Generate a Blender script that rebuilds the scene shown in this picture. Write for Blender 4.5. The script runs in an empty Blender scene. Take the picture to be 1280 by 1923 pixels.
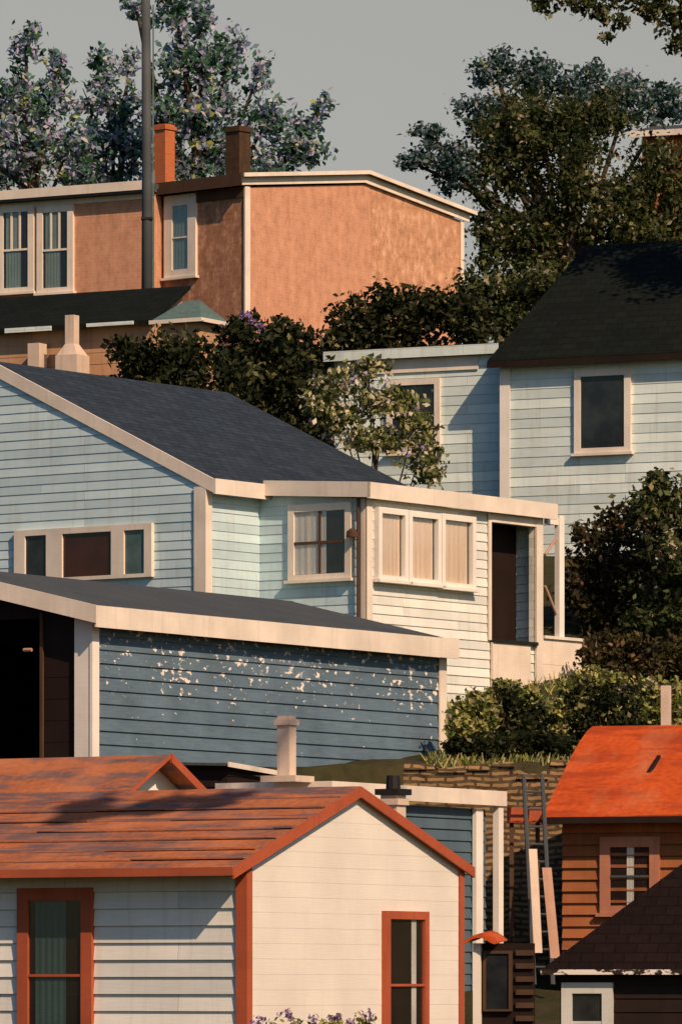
import bpy, math, random
import numpy as np
from mathutils import Vector

random.seed(7)
rng = np.random.default_rng(11)
R = math.radians
SC = bpy.context.scene
COL = SC.collection

# ------------------------------------------------------------------ camera model (photo 1280 x 1923)
F, CX, CY, HZ = 11000.0, 640.0, 961.5, 1850.0
def P(u, v, D):
    return Vector(((u - CX) / F * D, D, (HZ - v) / F * D))

cam_d = bpy.data.cameras.new('camera')
cam = bpy.data.objects.new('camera', cam_d); COL.objects.link(cam)
cam.rotation_euler = (R(90), 0, 0)
cam_d.sensor_fit = 'HORIZONTAL'; cam_d.sensor_width = 36.0
cam_d.lens = F / 1280.0 * 36.0
cam_d.shift_y = (HZ - CY) / 1280.0
cam_d.clip_start = 0.5; cam_d.clip_end = 8000
SC.camera = cam

# ------------------------------------------------------------------ light
SUN_EL, SUN_PHI = 38.0, 31.0
sd = Vector((math.sin(R(SUN_PHI)) * math.cos(R(SUN_EL)), -math.cos(R(SUN_PHI)) * math.cos(R(SUN_EL)), math.sin(R(SUN_EL))))
sl = bpy.data.lights.new('sun', 'SUN'); sl.energy = 4.15; sl.angle = R(0.5); sl.color = (1.0, 0.705, 0.48)
so = bpy.data.objects.new('sun', sl); COL.objects.link(so)
so.rotation_euler = sd.to_track_quat('Z', 'Y').to_euler(); so.location = (20, 0, 60)

W = bpy.data.worlds.new('World'); SC.world = W; W.use_nodes = True
nt = W.node_tree; nt.nodes.clear()
sky = nt.nodes.new('ShaderNodeTexSky'); sky.sky_type = 'NISHITA'; sky.sun_disc = False
sky.sun_elevation = R(SUN_EL); sky.sun_rotation = math.atan2(sd.x, sd.y)
sky.air_density = 1.0; sky.dust_density = 1.5; sky.ozone_density = 1.0
hs = nt.nodes.new('ShaderNodeHueSaturation')
tc = nt.nodes.new('ShaderNodeTexCoord'); sx = nt.nodes.new('ShaderNodeSeparateXYZ'); nt.links.new(tc.outputs['Generated'], sx.inputs[0])
def band(lo, hi, a, b, far=None):                      # hazy grey near the horizon, deeper blue overhead
    m = nt.nodes.new('ShaderNodeMapRange'); m.interpolation_type = 'SMOOTHSTEP'
    for k, v in (('From Min', lo), ('From Max', hi), ('To Min', a), ('To Max', b)): m.inputs[k].default_value = v
    nt.links.new(sx.outputs[2], m.inputs['Value'])
    if far is None: return m.outputs[0]
    k = nt.nodes.new('ShaderNodeMapRange'); k.interpolation_type = 'SMOOTHSTEP'; k.inputs['From Min'].default_value = 0.2; k.inputs['From Max'].default_value = 0.85; nt.links.new(sx.outputs[1], k.inputs['Value'])
    x = nt.nodes.new('ShaderNodeMix'); x.data_type = 'FLOAT'; nt.links.new(k.outputs[0], x.inputs[0]); x.inputs[2].default_value = far; nt.links.new(m.outputs[0], x.inputs[3]); return x.outputs[0]
nt.links.new(band(0.16, 0.34, 0.03, 1.8, 1.8), hs.inputs['Saturation'])
bg = nt.nodes.new('ShaderNodeBackground'); nt.links.new(band(0.165, 0.32, 0.0585, 0.068, 0.068), bg.inputs['Strength'])
wo = nt.nodes.new('ShaderNodeOutputWorld')
nt.links.new(sky.outputs[0], hs.inputs['Color']); tint = nt.nodes.new('ShaderNodeMix'); tint.data_type = 'RGBA'; tint.blend_type = 'MULTIPLY'; tint.inputs[0].default_value = 1
cr_ = nt.nodes.new('ShaderNodeValToRGB'); nt.links.new(band(0.16, 0.34, 0, 1), cr_.inputs[0]); cr_.color_ramp.elements[0].color = (1.0, 0.99, 0.945, 1); cr_.color_ramp.elements[1].color = (1, 1, 1, 1)
nt.links.new(hs.outputs[0], tint.inputs[6]); nt.links.new(cr_.outputs[0], tint.inputs[7]); nt.links.new(tint.outputs[2], bg.inputs[0]); nt.links.new(bg.outputs[0], wo.inputs[0])
SC.view_settings.view_transform = 'Standard'; SC.view_settings.look = 'None'
SC.view_settings.gamma = 1.0; SC.view_settings.exposure = 0.2
SC.view_settings.use_curve_mapping = False

# ------------------------------------------------------------------ materials
class NT:
    def __init__(s, name):
        s.m = bpy.data.materials.new(name); s.m.use_nodes = True
        s.t = s.m.node_tree; s.n = s.t.nodes; s.b = s.n['Principled BSDF']
        s.b.inputs['Specular IOR Level'].default_value = 0.12
    def add(s, kind, **kw):
        x = s.n.new(kind)
        for k, v in kw.items(): setattr(x, k, v)
        return x
    def link(s, a, b): s.t.links.new(a, b)
    def uv(s, sx=1, sy=1, rot=0):
        c = s.add('ShaderNodeTexCoord'); m = s.add('ShaderNodeMapping')
        m.inputs['Scale'].default_value = (sx, sy, 1); m.inputs['Rotation'].default_value = (0, 0, rot)
        s.link(c.outputs['UV'], m.inputs[0]); return m.outputs[0]
    def obj(s, sc=(1, 1, 1)):
        c = s.add('ShaderNodeTexCoord'); m = s.add('ShaderNodeMapping'); m.inputs['Scale'].default_value = sc
        s.link(c.outputs['Object'], m.inputs[0]); return m.outputs[0]
    def noise(s, vec, scale, detail=4, rough=0.55):
        x = s.add('ShaderNodeTexNoise'); x.inputs['Scale'].default_value = scale
        x.inputs['Detail'].default_value = detail; x.inputs['Roughness'].default_value = rough
        s.link(vec, x.inputs['Vector']); return x.outputs['Fac']
    def ramp(s, fac, stops):
        x = s.add('ShaderNodeValToRGB'); e = x.color_ramp.elements
        while len(e) < len(stops): e.new(0.5)
        for i, (p, c) in enumerate(stops):
            e[i].position = p; e[i].color = (*c, 1) if len(c) == 3 else c
        s.link(fac, x.inputs[0]); return x.outputs[0]
    def mix(s, fac, a, b, mode='MIX'):
        x = s.add('ShaderNodeMix', data_type='RGBA', blend_type=mode)
        for sock, v in ((x.inputs[0], fac), (x.inputs[6], a), (x.inputs[7], b)):
            if isinstance(v, (int, float)): sock.default_value = v
            elif isinstance(v, tuple): sock.default_value = (*v, 1)
            else: s.link(v, sock)
        return x.outputs[2]
    def math(s, op, a, b=0.0):
        x = s.add('ShaderNodeMath', operation=op)
        for sock, v in ((x.inputs[0], a), (x.inputs[1], b)):
            if isinstance(v, (int, float)): sock.default_value = v
            else: s.link(v, sock)
        return x.outputs[0]
    def bump(s, h, strength=0.3, dist=0.02):
        x = s.add('ShaderNodeBump'); x.inputs['Strength'].default_value = strength; x.inputs['Distance'].default_value = dist
        s.link(h, x.inputs['Height']); s.link(x.outputs[0], s.b.inputs['Normal'])

def mul(c, k): return tuple(min(1, x * k) for x in c)

def paint(name, c, worn=0.25, wear=None, rough=0.6, scale=1.0, board=0, grain=0.12, streak=0.6):
    """oil paint on boards: blotchy fading, streaks down the boards, fine grain"""
    n = NT(name); uv = n.uv()
    a = n.noise(uv, 0.9 * scale, 5); st = n.noise(n.uv(7, 0.5), 1.0 * scale, 4); g = n.noise(n.uv(1.2, 26), 1.6, 3)
    col = n.ramp(a, [(0.3, mul(c, 1 - worn)), (0.7, mul(c, 1 + worn * 0.4))])
    w = wear or mul(c, 0.55)
    f = n.ramp(st, [(0.52, (0, 0, 0)), (0.78, (streak,) * 3)])
    col = n.mix(f, col, w)
    col = n.mix(grain, col, n.ramp(g, [(0.3, mul(c, 0.45)), (0.7, mul(c, 1.1))]))
    if board:                                                  # each board weathered a little differently
        br = n.add('ShaderNodeTexBrick'); n.link(uv, br.inputs['Vector']); br.inputs['Scale'].default_value = 1
        br.inputs['Brick Width'].default_value = 3.3; br.inputs['Row Height'].default_value = board; br.inputs['Mortar Size'].default_value = 0.004
        br.offset = 0.37; br.offset_frequency = 3; br.inputs['Bias'].default_value = 0.0
        br.inputs['Color1'].default_value = (0.80, 0.82, 0.82, 1); br.inputs['Color2'].default_value = (1.12, 1.10, 1.06, 1); br.inputs['Mortar'].default_value = (0.5, 0.5, 0.5, 1)
        col = n.mix(1.0, col, br.outputs[0], 'MULTIPLY')
        dirt = n.ramp(n.noise(n.uv(0.6, 5), 2.2, 5, 0.7), [(0.60, (0, 0, 0)), (0.72, (0.45, 0.45, 0.45))]); col = n.mix(dirt, col, w)
    n.link(col, n.b.inputs['Base Color']); n.b.inputs['Roughness'].default_value = rough
    n.bump(g, 0.25, 0.01); return n.m

def roofing(name, c, c2, rough=0.9, scale=1.0, course=0.0, stain_shade=None):
    n = NT(name); uv = n.uv()
    a = n.noise(uv, 0.8 * scale, 6, 0.6); b = n.noise(uv, 9 * scale, 4); st = n.noise(n.uv(0.5, 4), 1.2, 4)
    col = n.ramp(a, [(0.35, c), (0.68, c2)])
    col = n.mix(n.ramp(st, [(0.5, (0, 0, 0)), (0.72, (0.5, 0.5, 0.5))]), col, mul(c2, 0.6))
    col = n.mix(0.35, col, n.ramp(b, [(0.3, mul(c, 0.5)), (0.7, mul(c, 1.4))]))
    if stain_shade:
        sn = n.noise(n.uv(0.35, 1.3), 1.1, 6, 0.7); col = n.mix(n.ramp(sn, [(0.47, (0, 0, 0)), (0.56, (0.85, 0.85, 0.85))]), col, stain_shade)
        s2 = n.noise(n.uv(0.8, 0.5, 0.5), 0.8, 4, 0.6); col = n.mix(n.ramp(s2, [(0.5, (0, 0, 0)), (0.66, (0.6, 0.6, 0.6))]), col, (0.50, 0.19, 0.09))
    if course:
        br = n.add('ShaderNodeTexBrick'); n.link(uv, br.inputs['Vector'])
        br.inputs['Scale'].default_value = 1; br.inputs['Brick Width'].default_value = course * 1.6; br.inputs['Row Height'].default_value = course
        br.inputs['Mortar Size'].default_value = 0.012
        br.inputs['Color1'].default_value = (0.75, 0.75, 0.75, 1); br.inputs['Color2'].default_value = (1.15, 1.15, 1.15, 1); br.inputs['Mortar'].default_value = (0.35, 0.35, 0.35, 1)
        col = n.mix(0.9, col, br.outputs[0], 'MULTIPLY')
    n.link(col, n.b.inputs['Base Color']); n.b.inputs['Roughness'].default_value = rough
    n.bump(b, 0.5, 0.02); return n.m

def bricks(name, c1, c2, mortar, bw=0.24, rh=0.085, blotch=0.5):
    n = NT(name); uv = n.uv()
    br = n.add('ShaderNodeTexBrick'); n.link(uv, br.inputs['Vector'])
    br.inputs['Scale'].default_value = 1; br.inputs['Brick Width'].default_value = bw; br.inputs['Row Height'].default_value = rh
    br.inputs['Mortar Size'].default_value = 0.008
    br.inputs['Color1'].default_value = (*c1, 1); br.inputs['Color2'].default_value = (*c2, 1); br.inputs['Mortar'].default_value = (*mortar, 1)
    a = n.noise(n.uv(1.6, 0.8), 2.6, 7, 0.72); s = n.noise(n.uv(3, 0.7), 1.5, 5, 0.7)
    col = n.mix(blotch, br.outputs[0], n.ramp(a, [(0.3, mul(c1, 0.45)), (0.5, c1), (0.6, c2), (0.75, mul(c2, 1.35))]))
    col = n.mix(n.ramp(s, [(0.5, (0, 0, 0)), (0.8, (0.5, 0.5, 0.5))]), col, mul(c1, 0.6))
    n.link(col, n.b.inputs['Base Color']); n.b.inputs['Roughness'].default_value = 0.9
    n.bump(br.outputs['Fac'], -0.4, 0.01); return n.m

def leafmat(name, stops, trans=0.25):
    n = NT(name)
    at = n.add('ShaderNodeAttribute'); at.attribute_name = 'leaf'
    col = n.ramp(at.outputs['Fac'], stops)
    n.link(col, n.b.inputs['Base Color']); n.b.inputs['Roughness'].default_value = 0.55
    tr = n.add('ShaderNodeBsdfTranslucent'); n.link(col, tr.inputs[0])
    mx = n.add('ShaderNodeMixShader'); mx.inputs[0].default_value = trans
    n.link(n.b.outputs[0], mx.inputs[1]); n.link(tr.outputs[0], mx.inputs[2])
    n.link(mx.outputs[0], n.n['Material Output'].inputs[0]); return n.m

def darkglass(name, c=(0.012, 0.014, 0.016), c2=(0.03, 0.035, 0.035)):
    n = NT(name); a = n.noise(n.uv(), 1.6, 3)
    n.link(n.ramp(a, [(0.4, c), (0.65, c2)]), n.b.inputs['Base Color'])
    n.b.inputs['Roughness'].default_value = 0.12; n.b.inputs['Specular IOR Level'].default_value = 0.45
    n.bump(n.noise(n.uv(), 2.5, 2), 0.08, 0.02); return n.m

def clearglass(name):
    n = NT(name)
    tr = n.add('ShaderNodeBsdfTransparent'); gl = n.add('ShaderNodeBsdfGlossy'); gl.inputs['Roughness'].default_value = 0.06
    lw = n.add('ShaderNodeLayerWeight'); lw.inputs[0].default_value = 0.12
    mx = n.add('ShaderNodeMixShader'); n.link(lw.outputs['Facing'], mx.inputs[0]); n.link(tr.outputs[0], mx.inputs[1]); n.link(gl.outputs[0], mx.inputs[2])
    n.link(mx.outputs[0], n.n['Material Output'].inputs[0]); return n.m

def peeling(name, c, fleck, zlo, zhi, thr=0.868):
    """slate blue paint whose upper boards have flaked to pale wood"""
    n = NT(name); uv = n.uv()
    a = n.noise(uv, 1.0, 5); g = n.noise(n.uv(1.2, 26), 1.6, 3); st = n.noise(n.uv(2.2, 9), 1.4, 4, 0.7)
    col = n.ramp(a, [(0.3, mul(c, 0.7)), (0.7, mul(c, 1.2))])
    col = n.mix(0.3, col, n.ramp(g, [(0.3, mul(c, 0.4)), (0.7, mul(c, 1.2))]))
    col = n.mix(n.ramp(st, [(0.5, (0, 0, 0)), (0.7, (0.35, 0.35, 0.35))]), col, (0.16, 0.20, 0.14))
    f1 = n.noise(n.uv(1, 1.5), 5.0, 3, 0.62); f2 = n.noise(uv, 0.75, 2)
    sep = n.add('ShaderNodeSeparateXYZ'); n.link(n.uv(), sep.inputs[0])
    mr = n.add('ShaderNodeMapRange'); mr.inputs['From Min'].default_value = zlo; mr.inputs['From Max'].default_value = zhi
    n.link(sep.outputs[1], mr.inputs['Value'])
    k = n.math('ADD', n.math('ADD', f1, n.math('MULTIPLY', f2, 0.32)), n.math('MULTIPLY', mr.outputs[0], 0.12))
    fl = n.ramp(k, [(thr, (0, 0, 0)), (thr + 0.05, (1, 1, 1))])
    col = n.mix(fl, col, fleck)
    n.link(col, n.b.inputs['Base Color']); n.b.inputs['Roughness'].default_value = 0.65
    n.bump(g, 0.25, 0.01); return n.m

def stone(name, c1, c2, gap, w=0.5, h=0.17):
    n = NT(name); uv = n.uv(); ds = n.noise(uv, 1.3, 3)
    v = n.add('ShaderNodeVectorMath', operation='ADD'); n.link(uv, v.inputs[0])
    cmb = n.add('ShaderNodeCombineXYZ'); n.link(n.math('MULTIPLY', ds, 0.5), cmb.inputs[0]); n.link(n.math('MULTIPLY', ds, 0.22), cmb.inputs[1]); n.link(cmb.outputs[0], v.inputs[1])
    br = n.add('ShaderNodeTexBrick'); n.link(v.outputs[0], br.inputs['Vector'])
    br.inputs['Scale'].default_value = 1; br.inputs['Brick Width'].default_value = w; br.inputs['Row Height'].default_value = h
    br.inputs['Mortar Size'].default_value = 0.03; br.inputs['Color1'].default_value = (*c1, 1); br.inputs['Color2'].default_value = (*c2, 1); br.inputs['Mortar'].default_value = (*gap, 1)
    a = n.noise(uv, 4, 5); col = n.mix(0.4, br.outputs[0], n.ramp(a, [(0.3, gap), (0.7, mul(c2, 1.2))]))
    n.link(col, n.b.inputs['Base Color']); n.b.inputs['Roughness'].default_value = 0.95
    n.bump(br.outputs['Fac'], -0.9, 0.06); return n.m

def ground():
    n = NT('hillside_turf'); o = n.obj()
    a = n.noise(o, 0.25, 6, 0.65); b = n.noise(o, 3.0, 5)
    col = n.ramp(a, [(0.3, (0.016, 0.02, 0.008)), (0.5, (0.03, 0.032, 0.012)), (0.68, (0.055, 0.042, 0.02))])
    col = n.mix(0.4, col, n.ramp(b, [(0.3, (0.02, 0.022, 0.01)), (0.7, (0.06, 0.055, 0.025))]))
    n.link(col, n.b.inputs['Base Color']); n.b.inputs['Roughness'].default_value = 1; n.bump(b, 0.8, 0.1); return n.m

M = {}
M['white'] = paint('white_oil_paint', (0.80, 0.76, 0.68), 0.14, (0.60, 0.54, 0.45), grain=.04, streak=.35)
M['cream'] = paint('cream_trim_paint', (0.76, 0.68, 0.57), 0.2, (0.52, 0.44, 0.36), grain=.04, streak=.5)
M['whiteboards'] = paint('white_clapboard_paint', (0.76, 0.76, 0.72), 0.12, (0.56, 0.53, 0.47), board=0.265)
M['porchboards'] = paint('sunlit_porch_paint', (0.76, 0.77, 0.72), 0.12, (0.56, 0.53, 0.47), board=0.20)  # paler copy of the house paint, side sunlight put into its colour
M['gablewhite'] = paint('smooth_white_gable_paint', (0.74, 0.70, 0.62), 0.10, (0.62, 0.57, 0.50), grain=0.02, streak=0.25)
M['bluegrey'] = paint('pale_blue_grey_clapboard_paint', (0.56, 0.725, 0.775), 0.15, (0.44, 0.44, 0.40), board=0.20)
M['greenish'] = paint('pale_green_clapboard_paint', (0.67, 0.785, 0.775), 0.16, (0.48, 0.45, 0.36), board=0.24)
M['slate'] = peeling('flaking_slate_blue_paint', (0.11, 0.17, 0.225), (0.75, 0.68, 0.60), 1.1, 2.2)
M['fleckedge'] = peeling('flaking_eave_paint', (0.03, 0.018, 0.014), (0.72, 0.66, 0.58), -60, -50, 0.72)
M['slate2'] = paint('slate_blue_paint', (0.085, 0.135, 0.17), 0.2, (0.05, 0.08, 0.09))
M['redtrim'] = paint('red_trim_paint', (0.42, 0.10, 0.045), 0.25, (0.22, 0.07, 0.04))
M['redboards'] = paint('red_clapboard_paint', (0.33, 0.115, 0.045), 0.35, (0.30, 0.19, 0.10), board=0.215)
M['redroof'] = roofing('orange_red_felt', (0.43, 0.145, 0.055), (0.25, 0.085, 0.045), stain_shade=(0.10, 0.085, 0.095))  # blue-grey patches paint tree shade onto the felt
M['redroof2'] = roofing('bright_orange_felt', (0.52, 0.085, 0.016), (0.40, 0.06, 0.014), stain_shade=(0.30, 0.045, 0.014))
M['greyroof'] = roofing('blue_grey_shingle', (0.034, 0.048, 0.064), (0.025, 0.037, 0.050), course=0.22)
M['tarroof'] = roofing('weathered_grey_felt', (0.055, 0.068, 0.075), (0.085, 0.09, 0.088))
M['blackroof'] = roofing('black_tar_shingle', (0.006, 0.009, 0.007), (0.010, 0.013, 0.009), course=0.25)
M['brownroof'] = roofing('dark_brown_shingle', (0.012, 0.006, 0.005), (0.008, 0.0045, 0.004), course=0.2)
M['tealroof'] = roofing('teal_sheet', (0.10, 0.16, 0.15), (0.07, 0.12, 0.115))
M['brick'] = bricks('orange_brick', (0.52, 0.25, 0.15), (0.60, 0.31, 0.19), (0.55, 0.38, 0.26))
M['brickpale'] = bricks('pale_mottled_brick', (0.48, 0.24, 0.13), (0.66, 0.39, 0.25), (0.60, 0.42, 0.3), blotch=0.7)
M['brickshade'] = bricks('mottled_shaded_brick', (0.34, 0.15, 0.085), (0.56, 0.30, 0.18), (0.40, 0.27, 0.17), blotch=0.65)  # darker brick colour carries the shade of the front wall
M['chimbrick'] = bricks('chimney_brick', (0.50, 0.14, 0.045), (0.44, 0.11, 0.04), (0.35, 0.2, 0.12), blotch=0.3)
M['darkbrick'] = bricks('dark_brick', (0.06, 0.035, 0.02), (0.09, 0.05, 0.025), (0.05, 0.04, 0.03), blotch=0.4)  # much darker brick for the wide chimney
M['tan'] = paint('tan_stucco', (0.50, 0.30, 0.17), 0.2)
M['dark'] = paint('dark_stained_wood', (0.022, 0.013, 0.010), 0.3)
M['brownwood'] = paint('weathered_brown_wood', (0.09, 0.05, 0.03), 0.3)
M['pinkwood'] = paint('bare_pinkish_wood', (0.48, 0.28, 0.19), 0.3)
M['greywood'] = paint('grey_pole_wood', (0.075, 0.085, 0.09), 0.3)
M['stone'] = stone('rubble_stone', (0.42, 0.26, 0.12), (0.24, 0.16, 0.08), (0.03, 0.022, 0.014), 0.36, 0.115)
M['glass'] = darkglass('dark_window_glass'); M['maroon'] = darkglass('maroon_window_glass', (0.035, 0.009, 0.006), (0.055, 0.013, 0.008))
M['tealglass'] = darkglass('teal_window_glass', (0.05, 0.09, 0.09), (0.09, 0.14, 0.14))
M['clear'] = clearglass('clear_window_glass')
M['blind'] = paint('peach_blind', (0.78, 0.62, 0.47), 0.15)
M['creamwood'] = paint('cream_panel_paint', (0.78, 0.68, 0.56), 0.2, (0.5, 0.4, 0.3)); M['lace'] = paint('lace_curtain', (0.60, 0.60, 0.55), 0.25)
M['dimcloth'] = paint('dim_teal_curtain', (0.06, 0.11, 0.10), 0.4)
M['tealcloth'] = paint('teal_curtain', (0.20, 0.27, 0.24), 0.3)
M['pinktrim'] = paint('faded_red_trim_paint', (0.44, 0.19, 0.12), 0.3)
M['iron'] = paint('black_iron', (0.02, 0.02, 0.02), 0.2)
M['plaster'] = paint('chimney_plaster', (0.66, 0.53, 0.42), 0.25, (0.35, 0.25, 0.18))
M['bark'] = paint('tree_bark', (0.055, 0.04, 0.028), 0.35)
M['turf'] = ground()
M['leaf_far'] = leafmat('far_tree_leaves', [(0.0, (0.025, 0.065, 0.03)), (0.2, (0.06, 0.16, 0.07)), (0.38, (0.18, 0.34, 0.26)), (0.52, (0.26, 0.36, 0.50)), (0.65, (0.50, 0.42, 0.70)), (0.8, (0.78, 0.78, 0.80)), (1.0, (0.50, 0.54, 0.14))], 0.5)
M['leaf_dark'] = leafmat('dark_tree_leaves', [(0.0, (0.016, 0.030, 0.010)), (0.35, (0.045, 0.062, 0.020)), (0.55, (0.085, 0.085, 0.03)), (0.75, (0.11, 0.15, 0.045)), (0.9, (0.24, 0.20, 0.09)), (1.0, (0.40, 0.34, 0.22))], 0.35)
M['leaf_teal'] = leafmat('bluish_tree_leaves', [(0.0, (0.02, 0.045, 0.03)), (0.35, (0.045, 0.10, 0.08)), (0.6, (0.10, 0.18, 0.18)), (0.8, (0.26, 0.30, 0.36)), (0.92, (0.45, 0.42, 0.55)), (1.0, (0.30, 0.33, 0.10))], 0.35)
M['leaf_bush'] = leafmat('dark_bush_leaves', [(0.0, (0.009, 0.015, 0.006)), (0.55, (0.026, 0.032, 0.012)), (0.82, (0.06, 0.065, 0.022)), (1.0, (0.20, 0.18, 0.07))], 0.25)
M['leaf_pale'] = leafmat('pale_sapling_leaves', [(0.0, (0.035, 0.05, 0.015)), (0.3, (0.12, 0.15, 0.04)), (0.5, (0.30, 0.30, 0.10)), (0.7, (0.58, 0.52, 0.34)), (0.9, (0.75, 0.66, 0.58)), (1.0, (0.36, 0.32, 0.50))], 0.3)
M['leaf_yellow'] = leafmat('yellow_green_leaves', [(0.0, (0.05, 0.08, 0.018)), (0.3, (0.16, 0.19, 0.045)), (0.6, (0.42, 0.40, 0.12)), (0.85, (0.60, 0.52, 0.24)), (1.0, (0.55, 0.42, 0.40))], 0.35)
M['leaf_rust'] = leafmat('rusty_shrub_leaves', [(0.0, (0.020, 0.020, 0.009)), (0.4, (0.05, 0.042, 0.016)), (0.7, (0.09, 0.075, 0.025)), (0.88, (0.17, 0.10, 0.05)), (1.0, (0.34, 0.20, 0.12))], 0.25)
M['petal'] = leafmat('lilac_petals', [(0.0, (0.18, 0.10, 0.24)), (0.5, (0.35, 0.22, 0.42)), (1.0, (0.62, 0.48, 0.62))], 0.3)

# ------------------------------------------------------------------ mesh helpers
class MB:
    def __init__(s): s.v = []; s.f = []
    def poly(s, pts):
        i = len(s.v); s.v += [tuple(p) for p in pts]; s.f.append(tuple(range(i, i + len(pts)))); return s
    def hull8(s, b, t):
        n = len(b); i = len(s.v); s.v += [tuple(p) for p in b] + [tuple(p) for p in t]
        s.f.append(tuple(i + k for k in reversed(range(n)))); s.f.append(tuple(i + n + k for k in range(n)))
        for k in range(n):
            j = (k + 1) % n; s.f.append((i + k, i + j, i + n + j, i + n + k))
        return s
    def box(s, x0, x1, y0, y1, z0, z1):
        x0, x1 = sorted((x0, x1)); y0, y1 = sorted((y0, y1)); z0, z1 = sorted((z0, z1))
        return s.hull8([(x0, y0, z0), (x1, y0, z0), (x1, y1, z0), (x0, y1, z0)], [(x0, y0, z1), (x1, y0, z1), (x1, y1, z1), (x0, y1, z1)])
    def extrude(s, pts, vec):
        vec = Vector(vec); return s.hull8(pts, [Vector(p) + vec for p in pts])
    def slab(s, quad, t): return s.extrude([Vector(p) - Vector((0, 0, t)) for p in quad], (0, 0, t))
    def board(s, a, b, h, n, t):
        a, b, d = Vector(a), Vector(b), Vector((0, 0, -h)); return s.extrude([a, b, b + d, a + d], Vector(n) * t)
    def tube(s, pts, rad, sides=8):
        pts = [Vector(p) for p in pts]; rings = []
        for k, p in enumerate(pts):
            d = (pts[min(k + 1, len(pts) - 1)] - pts[max(k - 1, 0)]).normalized()
            a = d.orthogonal().normalized(); b = d.cross(a); i = len(s.v); rings.append(i)
            for q in range(sides):
                w = 2 * math.pi * q / sides; s.v.append(tuple(p + (a * math.cos(w) + b * math.sin(w)) * rad[k]))
        for k in range(len(pts) - 1):
            for q in range(sides):
                q2 = (q + 1) % sides; s.f.append((rings[k] + q, rings[k] + q2, rings[k + 1] + q2, rings[k + 1] + q))
        s.f.append(tuple(rings[0] + q for q in reversed(range(sides)))); s.f.append(tuple(rings[-1] + q for q in range(sides)))
        return s
    def build(s, name, mat, parent=None, smooth=False):
        me = bpy.data.meshes.new(name); me.from_pydata(s.v, [], s.f); me.update()
        uvl = me.uv_layers.new(name='UVMap'); dat = np.zeros(len(me.loops) * 2, np.float32)
        for p in me.polygons:
            n = p.normal
            if abs(n.z) > 0.95: t, w = Vector((1, 0, 0)), Vector((0, 1, 0))
            else:
                t = Vector((-n.y, n.x, 0)).normalized(); w = n.cross(t)
                if abs(n.z) < 0.3: w = Vector((0, 0, 1))
            for li in p.loop_indices:
                c = me.vertices[me.loops[li].vertex_index].co; dat[li * 2] = c.dot(t); dat[li * 2 + 1] = c.dot(w)
        uvl.data.foreach_set('uv', dat)
        if smooth: me.polygons.foreach_set('use_smooth', [True] * len(me.polygons))
        o = bpy.data.objects.new(name, me); COL.objects.link(o); me.materials.append(mat)
        if parent: o.parent = parent
        return o

def tag(o, label, cat, group=None):
    o['label'] = label; o['category'] = cat
    if group: o['group'] = group
    return o
def empty(name, loc, rz=0):
    o = bpy.data.objects.new(name, None); COL.objects.link(o); o.location = loc; o.rotation_euler = (0, 0, rz); o.empty_display_size = 0.3; return o

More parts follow.
